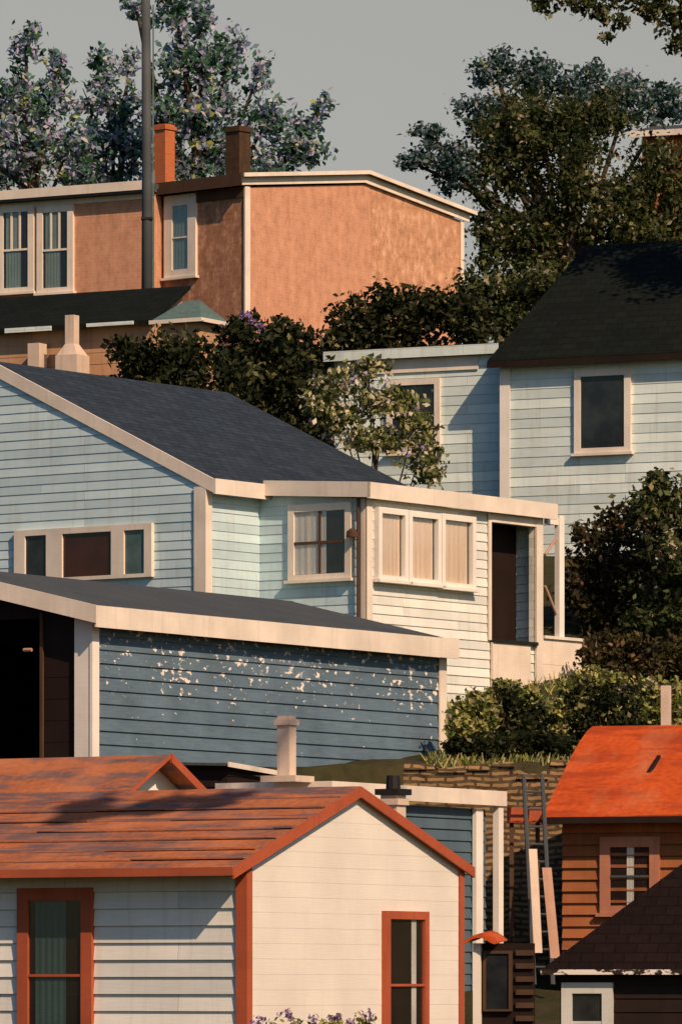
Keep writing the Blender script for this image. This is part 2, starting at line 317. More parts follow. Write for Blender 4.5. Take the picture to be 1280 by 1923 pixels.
class House:
    """local x runs along the front wall (corner at 0), y back along the right-hand side, z up"""
    def __init__(s, name, label, cat, u, D, th, z0, group=None):
        s.o = Vector(((u - CX) / F * D, D)); s.z0 = z0; t = R(th)
        s.e1 = Vector((math.cos(t), -math.sin(t))); s.e2 = Vector((math.sin(t), math.cos(t)))
        s.root = empty(name, (s.o.x, s.o.y, z0), -t); tag(s.root, label, cat, group)
    def front(s, u, v, y=0.0):
        d = Vector(((u - CX) / F, 1)); t = (s.e2.dot(s.o) + y) / s.e2.dot(d); return s.e1.dot(d * t - s.o), t * (HZ - v) / F - s.z0
    def side(s, u, v, x=0.0):
        d = Vector(((u - CX) / F, 1)); t = (s.e1.dot(s.o) + x) / s.e1.dot(d); return s.e2.dot(d * t - s.o), t * (HZ - v) / F - s.z0
    def pt(s, pl, q, off, z):
        k, base = pl; return (q, base - off, z) if k == 'f' else (base + off, q, z)
    def pbox(s, mb, pl, q0, q1, o0, o1, z0, z1):
        a, b = s.pt(pl, q0, o0, z0), s.pt(pl, q1, o1, z1); mb.box(a[0], b[0], a[1], b[1], a[2], b[2])
    def rect(s, pl, u0, v0, u1, v1):
        fn = s.front if pl[0] == 'f' else s.side; um, vm = (u0 + u1) / 2, (v0 + v1) / 2
        q0, q1 = fn(u0, vm, pl[1])[0], fn(u1, vm, pl[1])[0]; zt, zb = fn(um, v0, pl[1])[1], fn(um, v1, pl[1])[1]
        return min(q0, q1), max(q0, q1), zb, zt
    def clap(s, mb, pl, poly, course=0.25, out=0.035, thick=0.12, zref=None):
        """clapboard courses over a convex polygon of (q, z), each board tilted out at its foot"""
        mb.hull8([s.pt(pl, q, -thick, z) for q, z in poly], [s.pt(pl, q, -0.004, z) for q, z in poly])
        zmin, zmax = min(p[1] for p in poly), max(p[1] for p in poly)
        z = zref if zref is not None else zmin
        z += math.floor((zmin - z) / course) * course
        while z < zmax:
            c = clipz(clipz(poly, z, True), z + course, False)
            if len(c) >= 3:
                jit = random.uniform(0.85, 1.15)
                of = lambda zz: out * jit * (z + course - zz) / course
                mb.poly([s.pt(pl, q, of(zz), zz) for q, zz in c])
                zl = min(p[1] for p in c); lo = sorted([p for p in c if abs(p[1] - zl) < 1e-4])
                if len(lo) >= 2:
                    a, b = lo[0][0], lo[-1][0]; mb.poly([s.pt(pl, a, -0.004, zl), s.pt(pl, b, -0.004, zl), s.pt(pl, b, of(zl), zl), s.pt(pl, a, of(zl), zl)])
            z += course
        return mb
    def window(s, pl, rect, fw=0.11, fmat='cream', pane='glass', cols=1, rows=2, sill=True, curtain=None, sash=None, top_cols=0, name='window', cfrac=(0, 1), label=None, depth=0.10, sashw=0.04):
        q0, q1, z0, z1 = rect; fm = MB(); B = s.pbox
        B(fm, pl, q0, q0 + fw, 0.0, depth, z0, z1); B(fm, pl, q1 - fw, q1, 0.0, depth, z0, z1)
        B(fm, pl, q0 + fw, q1 - fw, 0.0, depth, z1 - fw, z1); B(fm, pl, q0 + fw, q1 - fw, 0.0, depth, z0, z0 + fw * 0.7)
        w = fm.build(name, M[fmat], s.root)
        if label: w['label'] = label
        a0, a1, b0, b1 = q0 + fw, q1 - fw, z0 + fw * 0.7, z1 - fw
        if curtain:
            cb = MB(); n = 10; c0, c1 = a0 + (a1 - a0) * cfrac[0], a0 + (a1 - a0) * cfrac[1]
            bb = MB(); B(bb, pl, a0, a1, 0.036, 0.040, b0, b1); bb.build('dark_backing', M['dark'], w)
            for k in range(n):
                x0, x1 = c0 + (c1 - c0) * k / n, c0 + (c1 - c0) * (k + 1) / n; o0, o1 = (0.046, 0.054) if k % 2 else (0.054, 0.046)
                cb.poly([s.pt(pl, x0, o0, b0 + 0.01), s.pt(pl, x1, o1, b0 + 0.01), s.pt(pl, x1, o1, b1), s.pt(pl, x0, o0, b1)])
            cb.build('curtain', M[curtain], w)
        g = MB(); B(g, pl, a0, a1, 0.058, 0.062, b0, b1); g.build('pane', M['clear' if curtain else pane], w)
        if cols > 1 or rows > 1:
            sm = MB(); h = sashw / 2
            for k in range(1, rows): zz = b0 + (b1 - b0) * k / rows; B(sm, pl, a0, a1, 0.064, 0.088, zz - h, zz + h)
            for k in range(1, top_cols): xx = a0 + (a1 - a0) * k / top_cols; B(sm, pl, xx - .03, xx + .03, 0.064, 0.088, (b0 + b1) / 2 + h, b1)
            for k in range(1, cols):
                xx = a0 + (a1 - a0) * k / cols
                zs = [b0] + [b0 + (b1 - b0) * r / rows for r in range(1, rows)] + [b1]
                for r in range(len(zs) - 1): B(sm, pl, xx - h, xx + h, 0.064, 0.088, zs[r] + (h if r else 0), zs[r + 1] - (h if r < rows - 1 else 0))
            sm.build('sash', M[sash or fmat], w)
        if sill:
            sb = MB(); B(sb, pl, q0 - 0.06, q1 + 0.06, 0.0, depth + 0.07, z0 - 0.07, z0 - 0.003); sb.build('sill', M[fmat], w)
        return w
    def part(s, name, mb, mat, parent=None, label=None):
        o = mb.build(name, M[mat], parent or s.root)
        if label: o['label'] = label
        return o

def clipz(poly, z, above):
    out = []
    for i in range(len(poly)):
        a, b = poly[i], poly[(i + 1) % len(poly)]; ia = (a[1] >= z) == above or a[1] == z; ib = (b[1] >= z) == above or b[1] == z
        if ia: out.append(a)
        if ia != ib and a[1] != b[1]:
            t = (z - a[1]) / (b[1] - a[1]); out.append((a[0] + (b[0] - a[0]) * t, z))
    return out

# ------------------------------------------------------------------ ground
def interp(t, x):
    if x <= t[0][0]: return t[0][1]
    for (a, b), (c, d) in zip(t, t[1:]):
        if x <= c: return b + (d - b) * (x - a) / (c - a)
    return t[-1][1]
LOW = [(-400, -9), (0, -1.75), (40, -4.2), (75, -2.4), (90, -1.9), (100, -0.9), (106, -0.2), (116, 0.3), (125, 0.5)]
HIGH = [(100, 3.3), (108, 3.95), (114, 4.25), (118, 4.55), (128, 6.0), (136, 7.9), (145, 10.8), (155, 15.0), (163, 17.8), (170, 18.4), (185, 19.4), (230, 20.0), (400, 12), (1000, -15), (4000, -80)]
BANK = [(-5, 107.2), (-4.6, 107.2), (1.6, 113.7), (2.0, 113.2), (9, 112.4), (14, 111)]
def gz(x, y):
    yb = interp(BANK, x); t = min(1, max(0, (y - yb) / 0.7)); t = t * t * (3 - 2 * t)
    return interp(LOW, y) * (1 - t) + interp(HIGH, y) * t
def axis(segs):
    out = []
    for a, b, st in segs: out += list(np.arange(a, b, st))
    return out + [segs[-1][1]]
xs = axis([(-900, -100, 100), (-100, -24, 8), (-24, 24, 0.6), (24, 100, 8), (100, 900, 100)])
ys = axis([(-300, 70, 15), (70, 98, 2), (98, 120, 0.35), (120, 190, 1.0), (190, 300, 8), (300, 4000, 120)])
gv, gf = [], []
for y in ys:
    for x in xs:
        k = 0.12 if 80 < y < 200 else 0
        gv.append((x, y, gz(x, y) + k * (math.sin(x * 1.7 + y * 0.9) * math.sin(y * 1.3 - x * 0.4))))
nx = len(xs)
for j in range(len(ys) - 1):
    for i in range(nx - 1): gf.append((j * nx + i, j * nx + i + 1, (j + 1) * nx + i + 1, (j + 1) * nx + i))
g = MB(); g.v = gv; g.f = gf
go = g.build('hillside_ground', M['turf'], None, True); go['kind'] = 'structure'; go['label'] = 'steep grassy hillside the houses stand on'

# ------------------------------------------------------------------ foliage
def leafmesh(name, mat, blobs, n, size, parent, base, clumps=26, spread=0.42, shape=0.55, up=0.4):
    """n small leaves in clumps through each ellipsoid (centre, radii)"""
    vol = np.array([(b[1][0] * b[1][1] * b[1][2]) ** 0.72 for b in blobs]); vol /= vol.sum()
    V, C = [], []
    for (c, r), w in zip(blobs, vol):
        m = max(8, int(n * w)); c = np.array(c) - np.array(base); r = np.array(r)
        d = rng.normal(size=(clumps, 3)); d /= np.linalg.norm(d, axis=1)[:, None]
        cc = d * (rng.random((clumps, 1)) ** 0.45) * r * 0.88
        idx = rng.integers(0, clumps, m); tone = rng.normal(0, 0.16, clumps)
        pos = c + cc[idx] + rng.normal(size=(m, 3)) * r * spread * rng.uniform(0.35, 1.0, (clumps, 1))[idx] * 0.6
        nrm = rng.normal(size=(m, 3)); nrm[:, 2] += up; nrm /= np.linalg.norm(nrm, axis=1)[:, None]
        t = np.cross(nrm, rng.normal(size=(m, 3))); t /= np.linalg.norm(t, axis=1)[:, None]; b = np.cross(nrm, t)
        s = size * rng.uniform(0.55, 1.35, (m, 1)); wdt = s * shape
        q = np.stack([pos - t * s * 0.5, pos + b * wdt * 0.5 + nrm * s * 0.1, pos + t * s * 0.5, pos - b * wdt * 0.5 + nrm * s * 0.1], 1)
        V.append(q.reshape(-1, 3)); C.append(np.clip(rng.beta(1.6, 2.2, m) + tone[idx], 0, 1))
    V = np.concatenate(V); C = np.concatenate(C); m = len(C)
    me = bpy.data.meshes.new(name); me.vertices.add(m * 4); me.vertices.foreach_set('co', V.astype(np.float32).ravel())
    me.loops.add(m * 4); me.loops.foreach_set('vertex_index', np.arange(m * 4, dtype=np.int32))
    me.polygons.add(m); me.polygons.foreach_set('loop_start', np.arange(0, m * 4, 4, dtype=np.int32)); me.update(calc_edges=True)
    at = me.attributes.new('leaf', 'FLOAT', 'FACE'); at.data.foreach_set('value', C.astype(np.float32))
    me.materials.append(M[mat]); o = bpy.data.objects.new(name, me); COL.objects.link(o)
    if parent: o.parent = parent
    return o

def px_blobs(D, spec):
    out = []
    for q in spec:
        u, v, ru, rv = q[:4]; dd = D + (q[4] if len(q) > 4 else 0)
        p = P(u, v, dd); k = dd / F; out.append(((p.x, p.y, p.z), (ru * k, (ru + rv) / 2 * k, rv * k)))
    return out

def tree(name, label, cat, u, D, mat, spec, n, size, group=None, trunk_r=0.16, x=None, crown='crown', high=False, **kw):
    blobs = px_blobs(D, spec); X = (u - CX) / F * D if x is None else x; base = (X, D, gz(X, D) - 0.1)
    root = empty(name, base); tag(root, label, cat, group)
    t = MB(); B = Vector(base); up_high = high == 'up'; top = Vector(max(blobs, key=lambda b: b[1][0] if high else b[0][2])[0]) - B
    mid = Vector((top.x * 0.25, top.y * 0.3, top.z * 0.45)); t.tube([(0, 0, -0.3), Vector((top.x * .08, 0, top.z * .2)), mid, top * 0.75, top], [trunk_r * 1.25, trunk_r, trunk_r * 0.75, trunk_r * 0.4, trunk_r * 0.12])
    if up_high:
        t = MB(); top = Vector((-.8, 0, 34)); t.tube([(0, 0, -.3), (-.1, 0, 9), (-.3, 0, 20), top], [trunk_r * 1.6, trunk_r * 1.3, trunk_r, trunk_r * .5])
    for c, r in blobs:
        if high is True and r[0] < 0.7: continue            # its thin twigs carry only leaves
        e = Vector(c) - B; st = top * .98 if up_high else Vector((top.x * .6, top.y * .6, min(e.z * .86, top.z * .8))) if high else mid * random.uniform(0.5, 1.0); m1 = st.lerp(e, 0.5) + Vector((random.uniform(-.2, .2), random.uniform(-.2, .2), r[2] * 0.15))
        t.tube([st, m1, e, e + Vector((random.uniform(-.5, .5) * r[0], 0, r[2] * 0.7))], [trunk_r * 0.5, trunk_r * 0.34, trunk_r * 0.18, 0.012], 6)
    t.build('trunk' if cat == 'tree' else 'stem', M['bark'], root, True)
    leafmesh(crown, mat, blobs, n, size, root, base, **kw)
    return root

# ================================================================== 1. white house in front
h = House('white_house', 'white clapboard house with orange-red roof and red trim in front of all the others', 'house', 463, 90, 30, -2.0)
Wd = h.side(866, 1700)[0]; ze = h.side(470, 1613)[1]; mid = Wd / 2
za = h.side(665, 1490)[1] + 0.05; mid = h.side(665, 1490)[0]; LW = 8.5; pit = (za - ze) / mid
wall = MB(); h.clap(wall, ('f', 0), [(-LW, 0), (0, 0), (0, ze), (-LW, ze)], 0.265, 0.04)
h.part('side_wall', wall, 'whiteboards')
gw = MB(); h.clap(gw, ('s', 0), [(0, 0), (Wd, 0), (Wd, ze), (mid, za), (0, ze)], 0.24, 0.003)
h.part('gable_wall', gw, 'gablewhite')
bw = MB(); bw.box(-LW, 0, Wd - 0.15, Wd - 0.02, 0, ze); bw.box(-LW, -LW + 0.12, 0.14, Wd - 0.16, 0, ze); h.part('rear_wall', bw, 'whiteboards')
oh, og, rt = 0.60, 0.10, 0.07
zeo = ze - oh * pit + 0.06
rf = MB()
rf.slab([(-LW - .2, -oh, zeo), (og, -oh, zeo), (og, mid, za + .06), (-LW - .2, mid, za + .06)], rt)
pr = (za - ze) / (Wd - mid)
rf.slab([(-LW - .2, mid, za + .06), (og, mid, za + .06), (og, Wd + .22, ze - .22 * pr + .06), (-LW - .2, Wd + .22, ze - .22 * pr + .06)], rt)
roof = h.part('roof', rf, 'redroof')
bt = MB()
for k, fr in enumerate((0.10, 0.22, 0.35, 0.47, 0.60, 0.73, 0.87)):
    y = -oh + (mid + oh) * fr; z = zeo + (za + .06 - zeo) * fr
    x0 = -LW - .2
    while x0 < og - 0.1:
        x1 = min(og, x0 + random.uniform(1.2, 3.2)); w = random.uniform(0.012, 0.05)
        bt.slab([(x0, y - .06, z - .06 * pit + w), (x1, y - .06, z - .06 * pit + w * random.uniform(.7, 1.2)), (x1, y + .10, z + .10 * pit + .006), (x0, y + .10, z + .10 * pit + .006)], 0.02); x0 = x1
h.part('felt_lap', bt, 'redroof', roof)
tr = MB()
tr.board((og + .001, -oh, zeo - .005), (og + .001, mid, za + .055), 0.17, (1, 0, 0), 0.035); tr.board((og + .001, mid, za + .055), (og + .001, Wd + .22, ze - .22 * pr + .055), 0.17, (1, 0, 0), 0.035)
tr.board((-LW - .2, -oh - .001, zeo + .005), (og + .03, -oh - .001, zeo + .005), 0.13, (0, -1, 0), 0.03)
h.part('red_fascia', tr, 'redtrim')
for bx in ((-.16, .016, -.065, -.042), (.018, .045, -.065, .10), (.018, .045, Wd - .11, Wd + .03)):
    cb = MB(); cb.box(*bx, 0, ze - .03); h.part('corner_board', cb, 'redtrim')
r = list(h.rect(('s', 0), 716, 1712, 796, 1985)); h.window(('s', 0), r, 0.13, 'redtrim', rows=2, curtain='lace', cfrac=(.66, .8), label='red framed sash window in the sunlit gable')
r = list(h.rect(('f', 0), 38, 1668, 178, 1990)); h.window(('f', 0), r, 0.20, 'redtrim', rows=2, curtain='dimcloth', cfrac=(.12, .7), label='red framed sash window half in the shade of the eave')

# chimney pots on that roof
def stack(h, parent, x, y, z0, z1, w, mat, cap=None, name='chimney', label=None, d=None):
    d = d or w; mb = MB(); mb.box(x - w / 2, x + w / 2, y - d / 2, y + d / 2, z0, z1); mb.box(x - w / 2 - .04, x + w / 2 + .04, y - d / 2 - .04, y + d / 2 + .04, z1 - .16, z1 - .06)
    o = h.part(name, mb, mat, parent, label)
    if cap:
        c = MB(); c.box(x - w / 2 - .07, x + w / 2 + .07, y - d / 2 - .07, y + d / 2 + .07, z1 + .003, z1 + .10); c.tube([(x, y, z1 + .09), (x, y, z1 + .32)], [w * .42, w * .36], 10)
        h.part('chimney_pot', c, cap, o) if parent is None else c.build('chimney_pot', M[cap], parent)
    return o
yc, zc = h.side(738, 1480, -0.45)
stack(h, None, -0.45, yc, zc - 1.6, zc - .12, 0.30, 'plaster', 'iron', label='pale stubby chimney with black cap behind the gable')

# ================================================================== 2. orange-roofed cottage behind it, left
h = House('orange_roofed_cottage', 'small cottage, only its orange roof and gable tip showing behind the white house', 'house', 190, 101.2, 32, -0.6)
yA, zA = h.side(278, 1424); ze = zA - 0.78; Wd = 2 * yA; LW = 7
wl = MB(); h.clap(wl, ('f', 0), [(-LW, 0), (0, 0), (0, ze), (-LW, ze)], .25); h.part('side_wall', wl, 'whiteboards')
gb = MB(); h.clap(gb, ('s', 0), [(0, 0), (Wd, 0), (Wd, ze), (yA, zA), (0, ze)], .2, .02); h.part('gable_wall', gb, 'white')
pit = (zA - ze) / yA; rf = MB(); og = 0.46; oh = .3
rf.slab([(-LW, -oh, ze - oh * pit + .05), (og, -oh, ze - oh * pit + .05), (og, yA, zA + .05), (-LW, yA, zA + .05)], .07)
rf.slab([(-LW, yA, zA + .05), (og, yA, zA + .05), (og, Wd + oh, ze - oh * pit + .05), (-LW, Wd + oh, ze - oh * pit + .05)], .07)
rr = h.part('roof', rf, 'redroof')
tr = MB(); tr.board((og, yA, zA + .07), (og, Wd + oh, ze - oh * pit + .07), .16, (1, 0, 0), .05); tr.board((og, -oh, ze - oh * pit + .06), (og, yA, zA + .06), .07, (1, 0, 0), .03)
h.part('red_rake_board', tr, 'redtrim', rr)

# ================================================================== 3. flat roofed blue outbuilding with pale fascia
h = House('flat_roofed_outbuilding', 'slate blue outbuilding with flat roof and thick cream fascia squeezed behind the white house', 'outbuilding', 612, 101.5, 30, -0.6)
LE = h.side(922, 1600)[0]; zt = h.side(840, 1485)[1]; DW = 2.0
wl = MB(); h.clap(wl, ('s', 0), [(0, 0), (LE - .25, 0), (LE - .25, zt - .3), (0, zt - .3)], .2, .03); h.clap(wl, ('f', 0), [(-DW, 0), (0, 0), (0, zt - .3), (-DW, zt - .3)], .2, .03); h.part('wall', wl, 'slate2')
rf = MB(); rf.box(-DW - .1, .22, -.2, LE + .12, zt - .05, zt + .01); roof = h.part('roof', rf, 'tarroof')
fa = MB(); fa.box(.222, .26, -.2, LE + .12, zt - .24, zt + .03); fa.box(-DW - .1, .26, -.24, -.202, zt - .24, zt + .03); h.part('fascia', fa, 'cream', roof)
po = MB(); q = h.side(890, 1600)[0]; po.box(.05, .13, q - .16, q + .10, 0, zt - .31); h.part('corner_board', po, 'white')
po = MB(); po.box(.10, .22, LE - .12, LE + .06, 0, zt - .25); h.part('porch_post', po, 'white')
q, zc = h.side(538, 1345, -.5); stack(h, None, -.5, q, zt + .0, zc, .24, 'plaster', label='tall pale plastered chimney, shaded on its left', name='chimney')
ft = MB(); ft.box(-.85, -.15, q - .3, q + .35, zt + .012, zt + .12); h.part('chimney_base', ft, 'plaster')

# small dark hut beside
h = House('tar_hut', 'small dark hut with a pale roof edge between the orange cottage and the pale chimney', 'shed', 425, 106.5, 24, 0)
q, zt = h.side(470, 1450); L = h.side(518, 1450)[0]
b = MB(); h.clap(b, ('s', 0), [(0, 0), (L, 0), (L, zt - .12), (0, zt)], .2, .02); h.clap(b, ('f', 0), [(-1.2, 0), (0, 0), (0, zt), (-1.2, zt)], .2, .02); h.part('wall', b, 'dark')
b = MB(); b.slab([(-1.3, -.2, zt + .16), (.12, -.2, zt + .12), (.12, L + .1, zt + .02), (-1.3, L + .1, zt + .05)], .05); rr = h.part('roof', b, 'tarroof')
b = MB(); b.board((.122, -.2, zt + .14), (.122, L + .1, zt + .04), .09, (1, 0, 0), .03); h.part('fascia', b, 'cream', rr)

# ================================================================== 4. long peeling slate-blue shed
h = House('peeling_blue_shed', 'long slate blue boathouse with flaking white paint spots, grey felt roof and open dark front', 'shed', 172, 108, 32.6, 3.7)
LS = h.side(828, 1330)[0]; zE = h.side(172, 1150)[1]; zE2 = h.side(825, 1205)[1]; zE = (zE + zE2) / 2; HWd = 3.75; zR = zE + HWd * .235; Z0 = h.side(500, 1448)[1]
wl = MB(); h.clap(wl, ('s', 0), [(0, 0), (LS, 0), (LS, zE), (0, zE)], .25, .035); h.part('side_wall', wl, 'slate')
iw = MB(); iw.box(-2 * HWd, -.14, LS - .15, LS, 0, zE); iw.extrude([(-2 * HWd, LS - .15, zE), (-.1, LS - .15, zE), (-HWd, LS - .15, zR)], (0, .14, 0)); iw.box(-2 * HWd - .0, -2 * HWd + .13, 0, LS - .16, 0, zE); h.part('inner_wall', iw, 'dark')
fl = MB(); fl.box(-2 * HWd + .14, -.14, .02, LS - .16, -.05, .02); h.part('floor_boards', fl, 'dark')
cb = MB(); cb.box(-.36, -.001, -.04, .0, 0, zE - .05); cb.box(-.002, .06, -.06, .16, 0, zE - .05); h.part('corner_post', cb, 'white')
cb = MB(); cb.box(.042, .075, LS - .17, LS + .10, 0, zE - .05); h.part('corner_board', cb, 'cream')
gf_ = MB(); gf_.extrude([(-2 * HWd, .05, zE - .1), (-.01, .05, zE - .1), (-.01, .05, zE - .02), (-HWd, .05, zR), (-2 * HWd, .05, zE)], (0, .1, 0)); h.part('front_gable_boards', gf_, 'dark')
dp = MB(); q = h.front(78, 1300)[0]; dp.box(q - .03, q + .03, -.02, .04, 0, zE); h.part('door_edge_post', dp, 'brownwood')
lt = MB(); q, z = h.front(55, 1221); lt.tube([(q - .09, -.05, z), (q + .09, -.05, z)], [.035, .035]); h.part('door_hook', lt, 'pinkwood')
dd = MB(); q2 = h.front(78, 1300)[0]; h.clap(dd, ('f', .06), [(q2 + .03, 0), (-.37, 0), (-.37, zE - .1), (q2 + .03, zE - .1)], .4, .006, .05); h.part('sliding_door', dd, 'dark')
rf = MB(); oh = .30; pt_ = .235; rf.slab([(-HWd, -.3, zR + .12), (oh, -.3, zE - oh * pt_ + .12), (oh, LS + .12, zE - oh * pt_ + .12), (-HWd, LS + .12, zR + .12)], .1)
rf.slab([(-2 * HWd - oh, -.3, zE - oh * pt_ + .12), (-HWd, -.3, zR + .12), (-HWd, LS + .3, zR + .12), (-2 * HWd - oh, LS + .3, zE - oh * pt_ + .12)], .1)
rr = h.part('roof', rf, 'tarroof')
fa = MB(); zz = zE - oh * pt_ + .14; k = 0; y = -.33
while y < LS + .1:
    y1 = min(LS + .14, y + random.uniform(2.2, 3.4)); d = random.uniform(-.012, .012); fa.box(oh + .001, oh + .04 + d * .5, y, y1, zz - .40 + d, zz + d); y = y1
fa.board((-HWd, -.301, zR + .14), (oh + .04, -.301, zz), .33, (0, -1, 0), .04); h.part('fascia', fa, 'cream', rr)

# ================================================================== 5. pale blue house with porch
h = House('pale_blue_house', 'pale blue-grey clapboard house with slate grey roof, wide cream trim and a glazed side porch', 'house', 385, 126, 36, 5.4)
zE = h.front(385, 905)[1]; xA, zA = h.front(-18, 690); LB = 8.5; pit = (zA - zE) / -xA
wl = MB(); h.clap(wl, ('f', 0), [(2 * xA, 0), (0, 0), (0, zE), (xA, zA), (2 * xA, zE)], .20, .014); h.part('gable_wall', wl, 'bluegrey')
ys_ = h.side(487, 1000)[0]
wl = MB(); h.clap(wl, ('s', 0), [(0, 0), (LB, 0), (LB, zE), (0, zE)], .20, .014, zref=0); h.part('side_wall', wl, 'bluegrey')
bk = MB(); bk.box(2 * xA, -.14, LB - .15, LB - .01, 0, zE); bk.extrude([(2 * xA, LB - .15, zE), (0, LB - .15, zE), (xA, LB - .15, zA)], (0, .14, 0)); bk.box(2 * xA, 2 * xA + .12, .14, LB - .16, 0, zE); h.part('rear_wall', bk, 'bluegrey')
cb = MB(); cb.box(-.26, -.0, -.058, -.038, 0, zE - .1); cb.box(.002, .06, -.058, .18, 0, zE - .1); h.part('corner_board', cb, 'cream')
oh, rt = .28, .10; up = .16; zo = zE - oh * pit + up
rf = MB(); rf.slab([(xA, -.012, zA + up), (oh, -.012, zo), (oh, LB + .2, zo), (xA, LB + .2, zA + up)], rt); rf.slab([(2 * xA - oh, -.012, zo), (xA, -.012, zA + up), (xA, LB + .2, zA + up), (2 * xA - oh, LB + .2, zo)], rt)
rr = h.part('roof', rf, 'greyroof')
fa = MB(); fa.board((xA, -.013, zA + up + .02), (oh, -.013, zo + .02), .30, (0, -1, 0), .05); fa.board((2 * xA - oh, -.013, zo + .02), (xA, -.013, zA + up + .02), .30, (0, -1, 0), .05); h.part('rake_board', fa, 'cream', rr)
fa = MB(); fa.box(oh + .002, oh + .05, -.063, ys_ + .2, zo - .30, zo + .03); h.part('eave_fascia', fa, 'cream', rr)
# triple window
q0, q1, z0, z1 = h.rect(('f', 0), 32, 990, 290, 1090)
tw = MB(); B = h.pbox; pl = ('f', 0); B(tw, pl, q0, q1, 0, .11, z1 - .13, z1); B(tw, pl, q0, q1, 0, .11, z0, z0 + .08)
posts = [q0, h.front(52, 1040)[0]], [h.front(92, 1040)[0], h.front(122, 1040)[0]], [h.front(214, 1040)[0], h.front(238, 1040)[0]], [h.front(276, 1040)[0], q1]
for a, b in posts: B(tw, pl, a, b, 0, .11, z0 + .08, z1 - .13)
tw = h.part('triple_window', tw, 'cream')
for (a, b), m in zip([(posts[0][1], posts[1][0]), (posts[1][1], posts[2][0]), (posts[2][1], posts[3][0])], ('glass', 'maroon', 'tealglass')):
    pm = MB(); B(pm, pl, a, b, .045, .06, z0 + .08, z1 - .13); h.part('pane', pm, m, tw)
# lean-to porch: front wall at y=ys_, right wall at x=xl
xl = h.front(688, 1000, ys_)[0]; ye = h.side(1018, 1050, xl)[0]; zf1 = h.front(688, 908, ys_)[1]; zf = (zf1 + h.side(1015, 950, xl)[1]) / 2
wt = zf - .30
wl = MB(); h.clap(wl, ('f', ys_), [(.002, 0), (xl, 0), (xl, wt), (.002, wt + .25)], .20, .014); h.part('porch_front_wall', wl, 'bluegrey')
d0, d1, dz0, dz1 = h.rect(('s', xl), 918, 985, 1001, 1206)
sw = MB(); pl = ('s', xl)
h.clap(sw, pl, [(ys_, 0), (d0, 0), (d0, wt), (ys_, wt)], .20, .022, zref=0); h.clap(sw, pl, [(d0, 0), (d1, 0), (d1, dz0), (d0, dz0)], .20, .022, zref=0); h.clap(sw, pl, [(d0, dz1), (d1, dz1), (d1, wt), (d0, wt)], .20, .022, zref=0); h.clap(sw, pl, [(d1, 0), (ye, 0), (ye, wt), (d1, wt)], .20, .022, zref=0)
h.part('porch_side_wall', sw, 'porchboards')
ew = MB(); ew.box(.03, xl - .13, ye - .14, ye - .01, 0, wt); h.clap(ew, ('f', ye - .14), [(.04, 0), (xl - .14, 0), (xl - .14, wt), (.04, wt)], .20, .0225); h.part('porch_end_wall', ew, 'bluegrey')
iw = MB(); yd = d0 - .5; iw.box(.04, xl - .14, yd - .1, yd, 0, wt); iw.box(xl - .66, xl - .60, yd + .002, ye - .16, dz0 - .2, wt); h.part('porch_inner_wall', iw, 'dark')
fo = MB(); fo.box(.04, xl - .14, yd + .01, ye - .2, dz0 - .35, dz0 - .25); h.part('porch_floor', fo, 'brownwood')
rf = MB(); rf.slab([(.29, ys_ - .2, zf + .17), (xl + .2, ys_ - .2, zf + .0), (xl + .2, ye + .2, zf + .0), (.29, ye + .2, zf + .17)], .08); pr_ = h.part('porch_roof', rf, 'greyroof')
fa = MB(); fa.box(xl + .201, xl + .25, ys_ - .25, ye + .25, zf - .32, zf + .03); fa.board((.29, ys_ - .201, zf + .20), (xl + .25, ys_ - .201, zf + .03), .33, (0, -1, 0), .049); h.part('fascia', fa, 'cream', pr_)
po = MB(); B(po, pl, d1, d1 + .26, .036, .09, 0, wt); B(po, pl, d0 - .1, d0, .036, .07, dz0, wt); B(po, pl, d0, d1, .036, .08, dz1, wt); h.part('door_frame', po, 'cream')
rl = MB(); B(rl, pl, d0, d1 - .25, .04, .10, 0.6, dz0 - .05); h.part('balustrade_panel', rl, 'creamwood'); rl = MB(); B(rl, pl, d0, d1, .02, .14, dz0 - .05, dz0 + .03); h.part('handrail', rl, 'iron')
cb = MB(); cb.box(xl - .1, xl + .0, ys_ - .07, ys_ - .037, 0, wt); cb.box(xl + .037, xl + .065, ys_ - .07, ys_ + .14, 0, wt); h.part('porch_corner_board', cb, 'cream')
dpp = MB(); dpp.tube([(xl - .13, ys_ - .12, 0.8), (xl - .13, ys_ - .12, wt + .1)], [.04, .04]); h.part('downpipe', dpp, 'brownwood')
lp = MB(); q, z = h.front(672, 1002, ys_); lp.tube([(q, ys_ - .0, z), (q, ys_ - .22, z + .03)], [.025, .025]); lp.tube([(q, ys_ - .22, z + .1), (q, ys_ - .22, z + .03), (q, ys_ - .22, z - .09)], [.03, .12, .13], 12); h.part('porch_lamp', lp, 'brownwood')
h.window(('f', ys_), h.rect(('f', ys_), 545, 946, 663, 1088), .16, 'cream', rows=2, cols=2, curtain='lace', cfrac=(0, .62), sash='brownwood', sashw=.06, label='sash window with white half drawn curtain', name='curtained_window')
for u0, u1, v0, v1 in ((700, 757, 955, 1090), (757, 819, 962, 1096), (819, 884, 968, 1104)):
    h.window(pl, h.rect(pl, u0, v0, u1 - 1, v1), .13, 'white', rows=1, curtain='blind', cfrac=(.06, .92), name='porch_window', sashw=.05, depth=.16)
